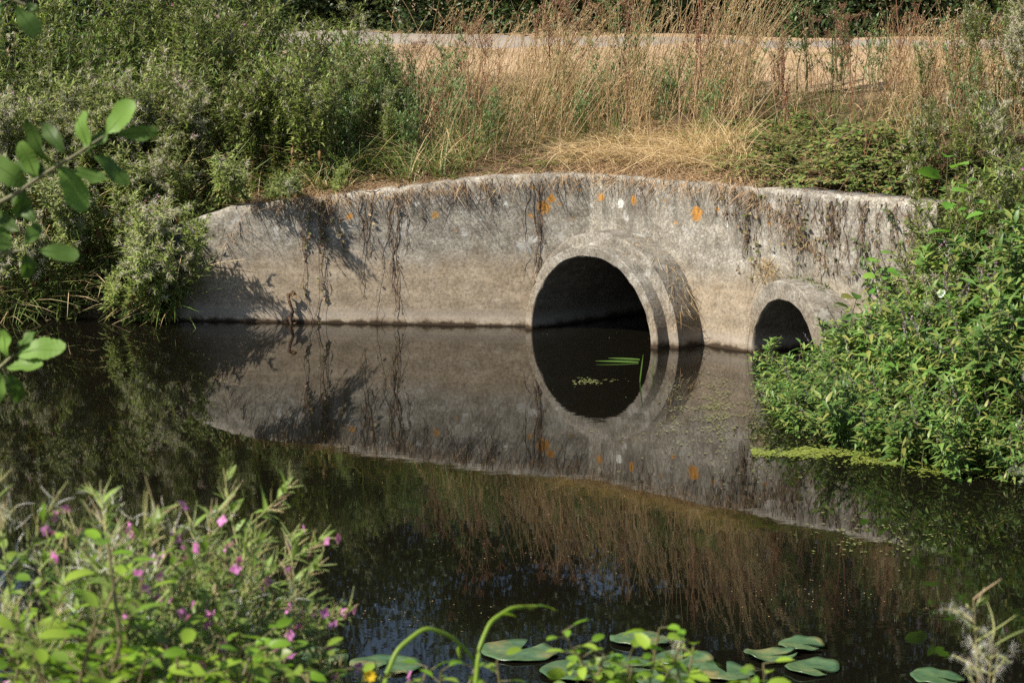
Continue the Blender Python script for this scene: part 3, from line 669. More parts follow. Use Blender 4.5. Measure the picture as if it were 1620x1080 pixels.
for v in shrub.v: v['category'] = 'shrub'
for (x, y, lab) in ((-5.9, 21.3, 'dark shrub at the upper left corner behind the tall willowherb'), (-4.5, 22.3, 'dark bushy shrub at the upper left between two other shrubs'), (-3.3, 23.2, 'dark bushy shrub at the upper left nearest the footpath')):
    shrub.place((x, y, float(ground(x, y)[0]) - .05), lab, 'shrubs at the upper left')

# ------------------------------------------------------------ weeds of the far bank
WH = Kind([make_willowherb(1.35, 3, .5, 1), make_willowherb(1.2, 3, .8, 2), make_willowherb(1.5, 3, .12, 1), make_willowherb(1.1, 4, .15, 0, .17), make_willowherb(1.3, 3, .3, 1), make_willowherb(1.25, 3, .04, 0, .08), make_willowherb(1.15, 3, 1.0, 3, .1, fmul=4), make_willowherb(1.25, 3, .9, 2, .15, fmul=5)])
NE = Kind([make_nettle(1.3), make_nettle(1.15), make_nettle(1.45)])
MU = Kind([make_mugwort(1.0), make_mugwort(.8), make_mugwort(1.25, 3)])
DO = Kind([make_dock(.95) for _ in range(5)]); UM = Kind([make_umbel(.95) for _ in range(3)])
SE = Kind([make_sedge(.6), make_sedge(.75, 40), make_sedge(.5, 36, 'grassgreen')])
BR = Kind([make_bramble() for _ in range(4)])
def scatter(n, x0, x1, y0, y1, dmin=.12, dmax=99, sep=0, pxr=None, tries=40, segs=None):
    out = []
    while len(out) < n and tries:
        tries -= 1; x, y = U(x0, x1, 400), U(y0, y1, 400); z, d, near = ground(x, y); px, py = project(x, y, z)
        ok = (d > dmin) & (d < dmax)
        if pxr: ok &= (px > pxr[0]) & (px < pxr[1])
        if segs: ok &= np.isin(near, segs)
        for i in np.where(ok)[0]:
            if sep and any((x[i] - a) ** 2 + (y[i] - b) ** 2 < sep * sep for a, b, *_ in out): continue
            out.append((x[i], y[i], z[i], px[i], d[i]))
            if len(out) >= n: break
    return out
def where(px):
    for lim, txt in ((60, 'at the left edge of the picture'), (150, 'behind the long alder branch'), (240, 'right of the alder branch'), (330, 'beside the left end of the headwall'), (430, 'above the sloping left end of the wall'), (530, 'above the shaded part of the left arm'),
                     (640, 'above the pair of bare creepers'), (760, 'where the green thicket meets the dry grass'), (880, 'left of the larger pipe'), (1010, 'right above the larger pipe'), (1110, 'above the shoulder of the larger pipe'), (1200, 'above the wall between the two pipes'),
                     (1300, 'above the smaller pipe'), (1400, 'to the right above the smaller pipe'), (1490, 'above the right end of the wall'), (1560, 'behind the tall sapling'), (9999, 'at the right edge of the picture')):
        if px < lim: return txt
# left bank: fluffy willowherb down to the water
for x, y, z, px, d in scatter(125, -5.2, -2.5, 17.6, 20.0, .03, 1.4, .11, (-60, 300)):
    WH.place((x, y, z), 'fluffy white seeded willowherb low down ' + where(px), 'fluffy willowherb on the left bank', scale=U(.5, .8), tilt=(U(.2, .9) if d < .45 else U(.05, .45), U(-.2, .35)), var=R.choice([0, 4, 5, 5, 2, 6, 6, 1]))
for x, y, z, px, d in scatter(95, -5.4, -2.4, 19.2, 22.0, 1.1, 4, .17, (-80, 330)):
    K_ = NE if U(0, 1) < .55 else WH; K_.place((x, y, z), ('broad leaved nettle in the thicket ' if K_ is NE else 'tall narrow leaved willowherb in the thicket ') + where(px), 'nettles of the upper left thicket' if K_ is NE else 'willowherb of the upper left thicket', scale=U(.65, 1.25), tilt=(U(-.1, .15), U(-.15, .15)), var=None if K_ is NE else R.choice([0, 2, 3, 4, 5, 5, 2]))
# behind the left arm of the wall
for x, y, z, px, d in scatter(88, -2.7, -.9, 17.9, 21.0, .45, 3.6, .15, (290, 640)):
    k = U(0, 1); hs = float(np.interp(d, [.4, 1.2], [.6, 1.0]) * np.interp(px, [400, 640], [1.05, .6]))
    (WH if k < .62 else NE).place((x, y, z), ('tall willowherb with narrow leaves ' if k < .62 else 'tall nettle with broad leaves ') + where(px), 'willowherb behind the left arm of the wall' if k < .62 else 'nettles behind the left arm of the wall', scale=U(.75, 1.05) * hs, tilt=(U(-.06, .18), U(-.1, .15)), var=None if k > .62 else R.choice([0, 2, 3, 3, 4, 5, 5, 2]))
for x, y, z, px, d in scatter(34, -2.7, -.3, 17.7, 19.4, .3, .9, .13, (300, 780)):
    SE.place((x, y, z), 'arching green grass tuft on the bank edge ' + where(px), 'grass tufts above the left arm', scale=U(.55, .95), tilt=(U(0, .3), U(-.2, .2)))
for x, y, z, px, d in scatter(30, -4.6, -2.5, 17.8, 18.8, .05, .6, .12, (-20, 330)):
    SE.place((x, y, z), 'long grass tuft drooping over the water ' + where(px), 'grass tufts drooping over the left bank', scale=U(.7, 1.15), tilt=(U(.3, .9), U(-.3, .3)))
for x, y, z, px, d in scatter(46, -4.8, -2.5, 17.6, 19.6, .15, 1.5, .14, (-20, 330)):
    SE.place((x, y, z), 'thick green grass tuft amid the willowherb ' + where(px), 'grass tufts amid the left bank willowherb', scale=U(.8, 1.25), tilt=(U(.0, .4), U(-.2, .2)))
for x, y, z, px, d in scatter(9, -2.3, -1.3, 17.7, 19.2, .4, 1.0, .16, (370, 520)):
    WH.place((x, y, z), 'willowherb with withered rust brown lower leaves ' + where(px), 'withered willowherb above the left arm', scale=U(.7, .95), tilt=(U(0, .1), U(-.1, .1)), var=3)
for x, y, z, px, d in scatter(22, -1.5, .1, 18.1, 20.6, .55, 3, .2, (540, 790)):
    MU.place((x, y, z), 'feathery bright green mugwort on the bank ' + where(px), 'green mugwort above the wall', scale=U(.6, 1.0) * float(np.interp(px, [600, 780], [1, .7])), tilt=(U(-.05, .1), U(-.1, .1)))
for px, t, s_ in ((375, 1.0, .42), (415, 1.2, .5), (440, 1.3, .55), (468, 1.15, .42), (520, 1.1, .36), (350, .9, .5), (330, .8, .55)):
    pt = onwall(np.array([wall_s(px)]), np.array([0.]), -.3)[0]; WH.place((pt[0], pt[1], float(wall_top(wall_s(px))) + .0), 'leafy willowherb leaning out over the left arm of the headwall', 'willowherb leaning over the left arm', scale=s_, tilt=(t, U(-.1, .3)), var=R.choice([2, 5, 4]))
for x, y, z, px, d in scatter(24, -3.3, -2.6, 17.5, 18.3, .0, .5, .08, (190, 268)):
    WH.place((x, y, z), 'fluffy willowherb bending over the left end of the headwall', 'willowherb at the left end of the wall', scale=U(.5, .72), tilt=(U(.2, .7), U(-.05, .4)), var=R.choice([0, 5, 4, 6]))
# middle and right: docks, umbels, brambles
for x, y, z, px, d in scatter(15, -1.0, 2.4, 17.6, 20.5, .6, 2.8, .2, (640, 1180)):
    K_ = DO if U(0, 1) < .55 else UM; K_.place((x, y, z), ('rust brown dock stalk among dry grass ' if K_ is DO else 'branching dried umbel among dry grass ') + where(px), 'dried weed stalks among the dry grass', scale=U(.7, 1.15), tilt=(U(-.1, .1), U(-.05, .3)))
for x, y, z, px, d in scatter(22, 1.8, 5.5, 15.2, 20.0, .7, 2.9, .2, (1200, 1660)):
    K_ = DO if U(0, 1) < .6 else UM; K_.place((x, y, z), ('rust brown dock stalk before the dry verge ' if K_ is DO else 'branching dried umbel before the dry verge ') + where(px), 'dried weed stalks at the upper right', scale=U(.45, .8), tilt=(U(-.1, .1), U(-.15, .2)))
for x, y, z, px, d in scatter(16, .3, 2.2, 17.6, 20.2, .8, 2.6, .25, (840, 1190)):
    MU.place((x, y, z), 'small grey green mugwort half hidden in the tall dry grass', 'mugwort hidden in the dry grass', scale=U(.45, .75))
for px, py, sc, lab in ((1292, 196, 1.12, 'tall pale green mugwort standing alone before the verge'), (1330, 205, .75, 'shorter leafy green weed beside the tall mugwort'), (1385, 212, .6, 'bushy green weed on the bank left of the willowherb patch')):
    y = 18.6 - (px - 1290) * .004; q = at_y(px, py, y); z = float(ground(q[0], y)[0]); MU.place((q[0], y, z), lab, None, scale=sc, var=0 if sc > 1 else 1)
for x, y, z, px, d in scatter(100, .9, 4.2, 14.8, 18.6, .28, 1.4, .10, (1150, 1560)):
    BR.place((x, y, z), 'low green bramble trailing on the bank ' + where(px), 'brambles above the right arm', scale=U(.6, 1.05), tilt=(U(-.05, .3), U(-.2, .2)))
for x, y, z, px, d in scatter(14, -2.0, 1.0, 17.5, 19, .28, .9, .2, (420, 960)):
    BR.place((x, y, z), 'small green bramble on the wall edge ' + where(px), 'brambles above the left arm', scale=U(.35, .55))
for x, y, z, px, d in scatter(80, 2.45, 5.2, 13.8, 17.8, .25, 2.6, .16, (1450, 1720)):
    K_ = (WH, WH, MU, DO)[R.randint(4)]; K_.place((x, y, z), {id(WH): 'small willowherb on the right bank ', id(MU): 'feathery mugwort on the right bank ', id(DO): 'rust brown dock stalk on the right bank '}[id(K_)] + where(px), 'weeds of the upper right bank', scale=U(.4, .68), tilt=(U(-.1, .2), U(-.2, .1)))
for x, y, z, px, d in scatter(34, 2.45, 3.4, 14.5, 15.4, .05, .9, .1, (1475, 1640)):
    WH.place((x, y, z), 'willowherb crowding the right end of the headwall', 'willowherb at the right end of the wall', scale=U(.6, .85), tilt=(U(-.1, .25), U(-.3, .1)), var=R.choice([2, 5, 4, 3]))
# ------------------------------------------------------------ leafy plants in the water on the right
R.seed(5)
MI = Kind([make_mint(.55, .4), make_mint(.65, .3, .115), make_mint(.5, .5, .12), make_mint(.6, .1, .125), make_mint(.45, .6, .09)])
for x, y, z, px, d in scatter(285, 1.3, 4.6, 11.6, 15.6, -.45, 2.2, .10, (1195, 1740)):
    if px < 1320 and y > 14.9: continue
    edge = d < .12
    MI.place((x, y, max(z, -.08)), 'leafy green plant ' + ('at the water edge ' if edge else 'inside the right clump ') + ('in front of the smaller pipe' if px < 1350 else 'left of the tall sapling' if px < 1470 else 'below the tall sapling' if px < 1560 else 'at the right edge of the picture'), 'leafy water plants at the right', scale=U(.75, 1.15) * (.75 if edge else 1) * float(np.interp(px, [1200, 1330, 1450], [.75, .95, 1.1])) * float(np.interp(y, [13.8, 14.8], [1, 1.0])), tilt=(U(-.05, .4), U(-.35, .08)))
BD = Kind([make_broad(.95, 15, .105), make_broad(.6, 14, .1), make_broad(.45, 12, .12, 'mint')])
for px, py, y, v, sc, lab in ((1505, 545, 14.2, 0, 1.2, 'tall bright green sapling with broad leaves rising from the right clump'), (1400, 545, 14.6, 1, .95, 'broad leaved bright plant left of the tall sapling'), (1545, 470, 14.4, 0, .75, 'broad leaved bright green plant right of the tall sapling'),
        (1440, 660, 13.6, 2, 1, 'broad leaved plant low in the middle of the right clump'), (1340, 560, 14.7, 2, .8, 'broad leaved plant in front of the smaller pipe'), (1590, 560, 14.0, 1, 1, 'broad leaved plant at the right edge of the picture'), (1470, 500, 14.7, 1, .9, 'broad leaved plant just below the tall sapling')):
    q = at_y(px, py, y); BD.place(tuple(q), lab, 'broad leaved plants in the right clump', scale=sc, var=v)
for px, py, y in ((1488, 463, 13.75), (1607, 356, 14.6), (1618, 465, 13.8)):
    q = at_y(px, py, y); g = G(); az = np.arange(5) * 1.257; D = np.stack([np.cos(az) * .8, np.full(5, -.6), np.sin(az) * .8], 1)
    leaves(g, np.zeros((5, 3)), D, (0, -1, 0), .034, .04, -.2, .1, (.2, .8, 1, .8)); f = thing('bindweed_flower', 'white trumpet shaped bindweed flower among the green leaves at the right', 'flower', 'white bindweed flowers', tuple(q)); g.obj('petals', M['white'], f)
    g2 = G(); tubes(g2, np.array([[0, 0, 0], [.01, .06, -.06], [.0, .16, -.25]]), .002, 4); g2.obj('stalk', M['wh_stem'], f)

# ------------------------------------------------------------ grass: tall dry grass, thatch, mown verge
def stuff(name, g, mat, label, cat): return tag(g.obj(name, mat, None, True), label, cat, None, 'stuff')
gst, gsd = G(), G()
def tall_grass(n, pxr, hr, x0, x1, y0, y1, dmin, dmax, lean, leans=.18):
    pts = scatter(n, x0, x1, y0, y1, dmin, dmax, 0, pxr, 200); A = np.array([(a, b, c) for a, b, c, *_ in pts]); n = len(A)
    cl = np.sin(A[:, 0] * 5.1) * .5 + np.sin(A[:, 1] * 4.3 + A[:, 0] * 2) * .5; L = U(hr[0], hr[1], n) * (1 + .18 * cl)
    D = np.stack([lean + R.normal(0, leans, n) + .12 * cl, R.normal(-.03, leans, n), np.ones(n)], 1); bend = np.stack([lean * .5 + R.normal(0, .13, n), R.normal(-.03, .12, n), np.full(n, -.08)], 1)
    q = arc_paths(A, D, L, bend, 6); tubes(gst, q, np.array([[.0026, .0025, .0023, .002, .0017, .0014]]), 3)
    m = 16; top = q[:, -1]; T = nrm(q[:, -1] - q[:, -2]); k = U(-.0, .16, (n, m)); P = top[:, None] - T[:, None] * k[..., None] + R.normal(0, 1, (n, m, 3)) * (.004 + .09 * k * (.16 - k) / .0064 * .12)[..., None]
    sel = U(0, 1, n) < .6; P = P[sel].reshape(-1, 3); TT = np.repeat(T[sel], m, 0); leaves(gsd, P, nrm(TT + rdir(len(P)) * .5), rdir(len(P)), U(.012, .022, len(P)), U(.004, .007, len(P)), .1)
    # leaf blades along the stalks
    for _ in range(2):
        t = U(.1, .6, n); i = (t * 5).astype(int); Pb = q[np.arange(n), i]; ribbons(gst, arc_paths(Pb, nrm(rdir(n, .1, 1) + [lean, 0, .6]), U(.12, .3, n), np.stack([R.normal(0, .3, n), R.normal(0, .3, n), U(-.9, -.2, n)], 1), 5), np.array([[.004, .005, .0045, .003, .0008]]))
tall_grass(290, (830, 1190), (.6, 1.05), -.3, 2.6, 17.4, 20.4, .75, 2.7, .2)
tall_grass(170, (640, 900), (.55, 1.0), -1.2, .6, 17.8, 20.2, .6, 2.6, .22)
tall_grass(260, (600, 900), (.5, .95), -1.6, .8, 19.0, 22.0, 2.0, 4.2, .15, .25)
tall_grass(110, (1180, 1470), (.25, .55), 1.5, 3.6, 15.8, 19.6, 1.2, 2.9, .08, .3)
tall_grass(520, (1400, 1700), (.4, .7), 2.6, 6.2, 15.2, 19.6, 1.1, 3.4, .05, .25)
tall_grass(150, (960, 1190), (.95, 1.4), .6, 2.5, 17.6, 20.0, 1.0, 2.6, .14, .1)
stuff('tall_dry_grass', gst, M['straw'], 'tall straw coloured dry grass along the top of the embankment', 'dry grass'); stuff('grass_seed_heads', gsd, M['straw_pale'], 'pale seed heads at the tips of the tall dry grass', 'grass seed heads')
gt, gt2, gg = G(), G(), G()
def thatch(g, n, pxr, box, dmin, dmax, Lr=(.08, .28), up=.35, wid=.0035, segs=None, drift=(0, 0, 0), lift=.03):
    pts = scatter(n, *box, dmin, dmax, 0, pxr, 400, segs); A = np.array([(a, b, c) for a, b, c, *_ in pts]); n = len(A)
    if n == 0: return
    A[:, 2] += U(0, lift, n); D = rdir(n, -.1, up) + np.array(drift); L = U(Lr[0], Lr[1], n)
    ribbons(g, arc_paths(A, D, L, np.stack([R.normal(0, .35, n), R.normal(0, .35, n), U(-.5, .1, n)], 1), 5), wid * U(.7, 1.5, n)[:, None] * np.array([[.8, 1, 1, .7, .2]]))
thatch(gt, 5200, (330, 1330), (-2.7, 3, 15.6, 19), .16, 1.1, up=.6, lift=.07)
thatch(gt, 4800, (350, 1290), (-2.4, 3, 15.6, 18.6), .0, .28, (.06, .2), .15, drift=(0, -.5, -.2), lift=.07)
thatch(gt, 2000, (400, 1320), (-2.2, 3, 15.6, 18.6), .0, .12, (.05, .2), .1, drift=(0, -.5, -.7), lift=.05)
thatch(gt, 3200, (1150, 1680), (1.2, 5, 13.5, 18.6), .2, 2.2, up=.5, lift=.08)
thatch(gt, 3000, (560, 1200), (-1.8, 3, 16.5, 20.5), 1.0, 2.8, up=.9, lift=.1)
thatch(gt, 900, (-40, 330), (-5, -2.2, 17.8, 19), .05, .8, up=.4, lift=.05)
stuff('dead_thatch', gt, M['thatch'], 'matted brown dead grass along the top edge of the headwall', 'dead grass')
thatch(gt2, 4600, (880, 1200), (.0, 2.6, 16.2, 18.8), .22, 1.15, (.15, .4), .25, .0035, drift=(.5, -.25, 0), lift=.14)
thatch(gt2, 500, (1090, 1180), (1.0, 2.2, 16.2, 18.2), .35, .9, (.2, .4), 1.2, .0035, drift=(.1, -.1, .6), lift=.05)
stuff('flattened_straw', gt2, M['straw_pale'], 'bright flattened straw lying on the bank above the larger pipe', 'straw')
thatch(gt, 2600, (560, 960), (-1.6, 1.2, 17.4, 18.8), .1, .75, (.1, .3), .7, .005, lift=.14)
thatch(gg, 1900, (540, 1000), (-1.9, 1.5, 17.5, 20.5), .75, 2.8, (.15, .45), 2.5, .0045, drift=(0, 0, .6))
thatch(gg, 700, (300, 560), (-2.8, -1, 17.8, 20), .35, 2, (.2, .45), 2.0, .008, drift=(0, 0, .5))
thatch(gt, 2600, (330, 760), (-2.8, -.2, 17.5, 19), .12, .75, (.08, .26), .7, .005, lift=.12)
thatch(gg, 2200, (1200, 1640), (1.6, 5, 14, 19), .5, 2.0, (.08, .25), 2.0, .005, drift=(0, 0, .5))
thatch(gt, 1500, (1180, 1600), (1.2, 4.5, 14, 18.6), .2, 1.6, (.12, .4), .5, .004, lift=.3)
stuff('green_grass', gg, M['grassgreen'], 'green grass growing between the weeds on the bank', 'grass')
gv = G(); n = 15000; t = U(-4, 6.5, n); uu = U(2.4, 8.5, n); P = np.array([1.69, 16.28]) + t[:, None] * TR + uu[:, None] * NRM_R
dpth = (P - c0) @ PN; kk = (dpth < PU0 - .02) | ((dpth > PU1 + .02) & (dpth < PU1 + 1.6)); P = P[kk]; n = len(P); Z = ground(P[:, 0], P[:, 1])[0]; A = np.concatenate([P, Z[:, None]], 1)
ribbons(gv, arc_paths(A, rdir(n, .2, 1), U(.03, .09, n), np.stack([R.normal(0, .4, n), R.normal(0, .4, n), U(-.5, 0, n)], 1), 3), np.array([[.006, .006, .002]]))
stuff('mown_verge', gv, M['straw_pale'], 'short mown dry grass of the verge along the footpath', 'mown grass')

# ------------------------------------------------------------ creepers hanging down the wall
def creeper(px, length, n, wid, leafy, label, mat='ivy', top=0., seedy=.014, matstem='vinestem', lsz=.026):
    r = thing('wall_creeper', label, 'creeper', 'creepers on the headwall'); gs, gl = G(), G(); s0 = wall_s(px)
    for q in range(n):
        k = 14; Ls = length * U(.45, 1.05); st = s0 + R.normal(0, wid); z0 = float(wall_top(st)) - top; zs = z0 - np.linspace(0, 1, k) * Ls; zs = np.maximum(zs, -.03)
        ss = st + np.cumsum(R.normal(0, seedy, k)) + np.linspace(0, 1, k) * R.normal(0, .03); off = .006 + np.abs(R.normal(0, .007, k))
        p = onwall(ss, zs, off); p[0, 2] += .03
        if top == 0: p[0, :2] += NRM_R * .08
        tubes(gs, p, np.linspace(.0028, .0013, k) * U(.5, 1.2), 4)
        m = 9; P, T = along(p, U(.05, 1, m)); D = nrm(rdir(m, -1, .0) * .6 + [0, -.2, -1.1]); tubes(gs, arc_paths(P, D, U(.03, .13, m), rdir(m) * .3, 4), np.array([[.0016, .0014, .0012, .0008]]), 3)
        m = int(leafy * U(.6, 1.3))
        if m: P, T = along(p, U(.02, 1, m) ** .8); P = P + R.normal(0, .008, (m, 3)); P[:, 1] -= .004; D = rdir(m, -.9, .3) + np.array([0, -.4, 0]); L = U(.6, 1.3, m) * lsz; leaves(gl, P, D, np.array([-.3, -1, .4]), L, L * .75, .25, .2, (.3, 1, .7, .05))
    return mk_parts(r, [('stem', gs, M[matstem]), ('leaves', gl, M[mat])])
creeper(497, .95, 5, .05, 16, 'green leafed creeper hanging to the water on the left arm of the wall')
creeper(520, .5, 5, .08, 14, 'reddish brown creeper under the left top edge of the wall')
creeper(588, .8, 5, .03, 2, 'bare dead creeper on the left arm, left one of the close pair'); creeper(622, 1.05, 7, .03, 2, 'bare dead creeper reaching the water, right one of the close pair')
creeper(700, .3, 3, .10, 1, 'short bare creeper tangle near the top of the left arm'); creeper(760, .3, 3, .08, 1, 'short dark creeper tangle left of the larger pipe')
creeper(846, .95, 6, .035, 1, 'dark bare creeper running down beside the larger pipe'); creeper(1010, .2, 3, .06, 1, 'short dry creeper twigs right above the larger pipe')
creeper(1150, .35, 5, .06, 4, 'short creeper between the larger pipe and the leafy strand'); creeper(1190, .75, 6, .025, 12, 'narrow leafy creeper strand left of the smaller pipe')
for px, ln, lf, lab in ((1235, .5, 4, 'thin brown creeper above the left side of the smaller pipe'), (1275, .62, 9, 'yellowing leafy creeper above the smaller pipe'), (1318, .6, 9, 'creeper with yellow green leaves above the right of the smaller pipe'), (1365, .6, 5, 'dense brown creeper right of the smaller pipe'), (1410, .65, 4, 'reddish dense creeper on the right arm of the wall'), (1455, .65, 4, 'dense creeper at the right end of the wall')):
    creeper(px, ln, 8, .075, lf * .8, lab)
# dry straw lying on the collar of the big pipe, and moss on the small one
g = G()
for _ in range(150):
    th = U(.25, 1.35); d = U(.1, .34); side = np.array([BIG_AX[1], -BIG_AX[0]]); r_ = BIG_R + .176
    c = np.array([*(BIG_C + BIG_AX * d + side * math.cos(th) * r_), math.sin(th) * r_]); t_ = np.array([*(side * math.sin(th)), -math.cos(th)])
    D = t_ * U(.1, .8) + rdir(1)[0] * .8; ribbons(g, arc_paths(c[None], D[None], np.array([U(.04, .13)]), np.array([[0, 0, -.25]]) + R.normal(0, .3, (1, 3)), 5), np.array([[.003, .0032, .003, .0025, .001]]))
tag(g.obj('dry_straw', M['straw']), 'wisps of dry straw caught on the shoulder of the larger pipe', 'straw', None, 'stuff')
g = G(); n = 420; d = U(.12, .62, n); th = U(1.15, 1.95, n); side = np.array([SM_AX[1], -SM_AX[0]]); r_ = SM_R + .14
P = np.concatenate([SM_C + SM_AX * d[:, None] + side * (np.cos(th) * r_)[:, None], (np.sin(th) * r_)[:, None]], 1); leaves(g, P, rdir(n, .1, 1), rdir(n), U(.02, .06, n), U(.006, .014, n), .4)
tag(g.obj('moss_and_grass', M['sedge']), 'yellow green moss and grass growing on top of the smaller pipe', 'moss', None, 'stuff')
g = G(); n = 240; ss = wall_s(1215) + R.normal(0, .06, n); P = onwall(ss, U(.5, .66, n), .02); ribbons(g, arc_paths(P, rdir(n, -.6, .9) + np.array([0, -.4, 0]), U(.03, .1, n), R.normal(0, .3, (n, 3)), 4), np.array([[.003, .0035, .003, .001]]))
tag(g.obj('straw_clump', M['straw_pale']), 'pale dry straw clump on the wall left of the smaller pipe', 'straw', None, 'stuff')
# hooked dead stem at the foot of the wall
s0 = wall_s(458); p = onwall(np.array([s0 + .06, s0 + .03, s0 - .01, s0 + .01, s0 + .03, s0 + .01, s0 + .03]), np.array([.22, .245, .22, .15, .09, .03, -.06]), .05)
r = thing('dead_stem', 'hooked dark dead stem standing in the water at the left wall', 'dead plant'); g = G(); tubes(g, p, np.array([[.006, .011, .013, .012, .013, .014, .016]]), 6); g.obj('stem', M['vinestem'], r); g = G(); m = 40; P, T = along(p, U(0, 1, m)); leaves(g, P, rdir(m, -1, .2), rdir(m), U(.02, .05, m), .012, .4); g.obj('withered_leaves', M['brown'], r)

# ------------------------------------------------------------ on the water: lily pads, reeds, duckweed
def make_pad(rx, ry, edge=.0, tilt=0, name='lily_pad'):
    n = 40; k = 7; an = np.linspace(rad(14), 2 * np.pi - rad(14), n); fr = np.linspace(0, 1, k); wob = 1 + .03 * np.sin(an * 3 + U(0, 6)) + .015 * np.sin(an * 7 + U(0, 6))
    V = np.zeros((k, n, 3)); X = fr[:, None] * np.cos(an) * wob; Y = fr[:, None] * np.sin(an) * wob; V[..., 0] = X * rx; V[..., 1] = Y * ry
    V[..., 2] = .007 +   .005 * fr[:, None] ** 4 * np.sin(an * 5 + U(0, 6)) ** 2 * U(.2, 1) + edge * (fr[:, None] ** 3) * (.5 + .5 * np.sin(an * 2 + U(0, 6))) + .003 * np.sin(X * 7 + U(0, 6)) * fr[:, None]
    I = np.arange(k * n).reshape(k, n); F = np.stack([I[:-1, :-1], I[1:, :-1], I[1:, 1:], I[:-1, 1:]], -1).reshape(-1, 4); Vb = V.reshape(-1, 3) - [0, 0, .004]
    g = G().add(V, F); g.add(Vb, F[:, ::-1]); e = np.arange(n - 1); a = (k - 1) * n
    g.n = 0; g2 = G(); g2.add(np.concatenate([V.reshape(-1, 3), Vb]), np.concatenate([F, F[:, ::-1] + k * n, np.stack([a + e, a + e + k * n, a + e + 1 + k * n, a + e + 1], -1)])); return g2
pads = [(612, 1052, .125, .16, 0, 'pale round lily pad beside the yellow flower'), (820, 1032, .15, .17, 0, 'round lily pad under the arching bindweed stem'), (1012, 1014, .11, .13, 0, 'lily pad behind the others at the middle of the row'),
        (905, 1064, .13, .15, 0, 'broad lily pad near the bottom edge left of centre group'), (985, 1056, .14, .14, .01, 'large mottled lily pad in the middle of the floating group'), (1080, 1046, .12, .13, .012, 'glossy lily pad right of the mottled pad'),
        (1218, 1041, .115, .09, .02, 'shiny pale green lily pad with its edge turned up'), (1268, 1024, .10, .10, .008, 'yellowing mottled lily pad beyond the shiny pad'), (1285, 1058, .11, .12, .012, 'dark mottled lily pad below the shiny pad'),
        (1482, 1074, .115, .10, .005, 'lone lily pad at the bottom right'), (512, 1040, .10, .13, 0, 'dark lily pad half hidden behind the pink willowherb'), (330, 985, .14, .17, 0, 'dark lily pad seen through the willowherb stems'), (1150, 1066, .13, .12, .01, 'ragged lily pad between the two floating groups'),
        (1050, 1075, .12, .12, .0, 'lily pad cut by the bottom edge of the picture'), (430, 1030, .12, .15, 0, 'deep green lily pad under the foreground leaves')]
for i, (px, py, rx, ry, e, lab) in enumerate(pads):
    q = at_z(px, py); o = make_pad(rx * .92, ry * .92, e).obj('lily_pad', M['pad']); o.location = (q[0], q[1], .003 * (i % 4)); o.rotation_euler = (U(-.015, .015), U(-.015, .015), U(0, 6.28)); tag(o, lab, 'lily pad', 'lily pads')
for (px, py, D, L, lab) in ((1012, 604, (.1, .1, 1), .19, 'upright green reed blade in the water, left one of the pair'), (1033, 592, (.03, .1, 1), .14, 'upright green reed blade in the water, right one of the pair'), (1010, 574, (-1, .02, .06), .3, 'green reed blade lying on the water before the larger pipe'), (1012, 569, (-1, .1, .05), .22, 'shorter reed blade lying behind another on the water')):
    q = at_z(px, py); r = thing('reed_blade', lab, 'reed', 'reed blades by the larger pipe', (q[0], q[1], 0)); g = G(); ribbons(g, arc_paths(np.array([[0, 0, -.01 if D[2] > .5 else .004]]), np.array([D]), np.array([L]), np.array([[.02, 0, -.03 if D[2] < .5 else 0]]), 5), np.array([[.006, .009, .009, .007, .002]]), np.array([[0, .3, 1.]]) if D[2] < .5 else np.array([[1, .2, 0]])); g.obj('blade', M['bright'], r)
def scraps(n, f, sz, aspect=1.0):
    g = G(); P = np.array(f(n)); n = len(P); an = np.linspace(0, 2 * np.pi, 6, endpoint=False); S = U(sz[0], sz[1], n)
    a = U(0, 6.28, n); P3 = np.concatenate([P, np.full((n, 1), .004) + U(0, .004, (n, 1))], 1)
    D = np.stack([np.cos(a), np.sin(a), U(-.05, .05, n)], 1); leaves(g, P3, D, (0, 0, 1), S, S * aspect, .02, .05, (.45, 1, 1, .45)); return g
def mat_zone(n):
    out = []
    for _ in range(n * 3):
        t = U(0, 1); px = 1190 + 400 * t; c = np.interp(px, [1190, 1300, 1400, 1480, 1590], [716, 716, 726, 737, 745]); py = c + R.normal(0, np.interp(px, [1190, 1330, 1480, 1590], [3, 6, 7, 4]))
        if math.sin(px * .07) + math.sin(px * .023 + py * .25) + math.sin(px * .19 + py * .6) * .6 + R.normal(0, .8) < -.5: continue
        q = at_z(px, py); out.append(q[:2])
        if len(out) >= n: break
    return out
stuff('duckweed', scraps(3800, mat_zone, (.006, .017)), M['duck'], 'bright yellow green duckweed mat along the edge of the leafy clump', 'duckweed')
def weed_zone(n):
    out = []
    while len(out) < n:
        k = U(0, 1)
        if k < .62: px, py = R.normal(1140, 45), R.normal(645, 26)
        elif k < .72: px, py = R.normal(1400, 60), R.normal(850, 18)
        elif k < .78: px, py = R.normal(930, 22), R.normal(604, 3)
        else: px, py = R.normal(1190, 90), R.normal(690, 30)
        if math.sin(px * .09) + math.sin(py * .35 + px * .03) + R.normal(0, .6) > .1: out.append(at_z(px, py)[:2])
    return out
stuff('floating_weed', scraps(1500, weed_zone, (.006, .02), .6), M['weed'], 'scattered scraps of weed floating in front of the smaller pipe', 'floating weed')

def speck_zone(n):
    out = []
    while len(out) < n:
        px, py = U(250, 1620), U(515, 1000)
        if math.sin(px * .011 + py * .02) + math.sin(py * .05 - px * .006) + R.normal(0, .5) > .6: out.append(at_z(px, py)[:2])
    return out
stuff('floating_specks', scraps(520, speck_zone, (.003, .009), .5), M['straw'], 'tiny pale bits of seed and straw drifting on the dark water', 'floating specks')
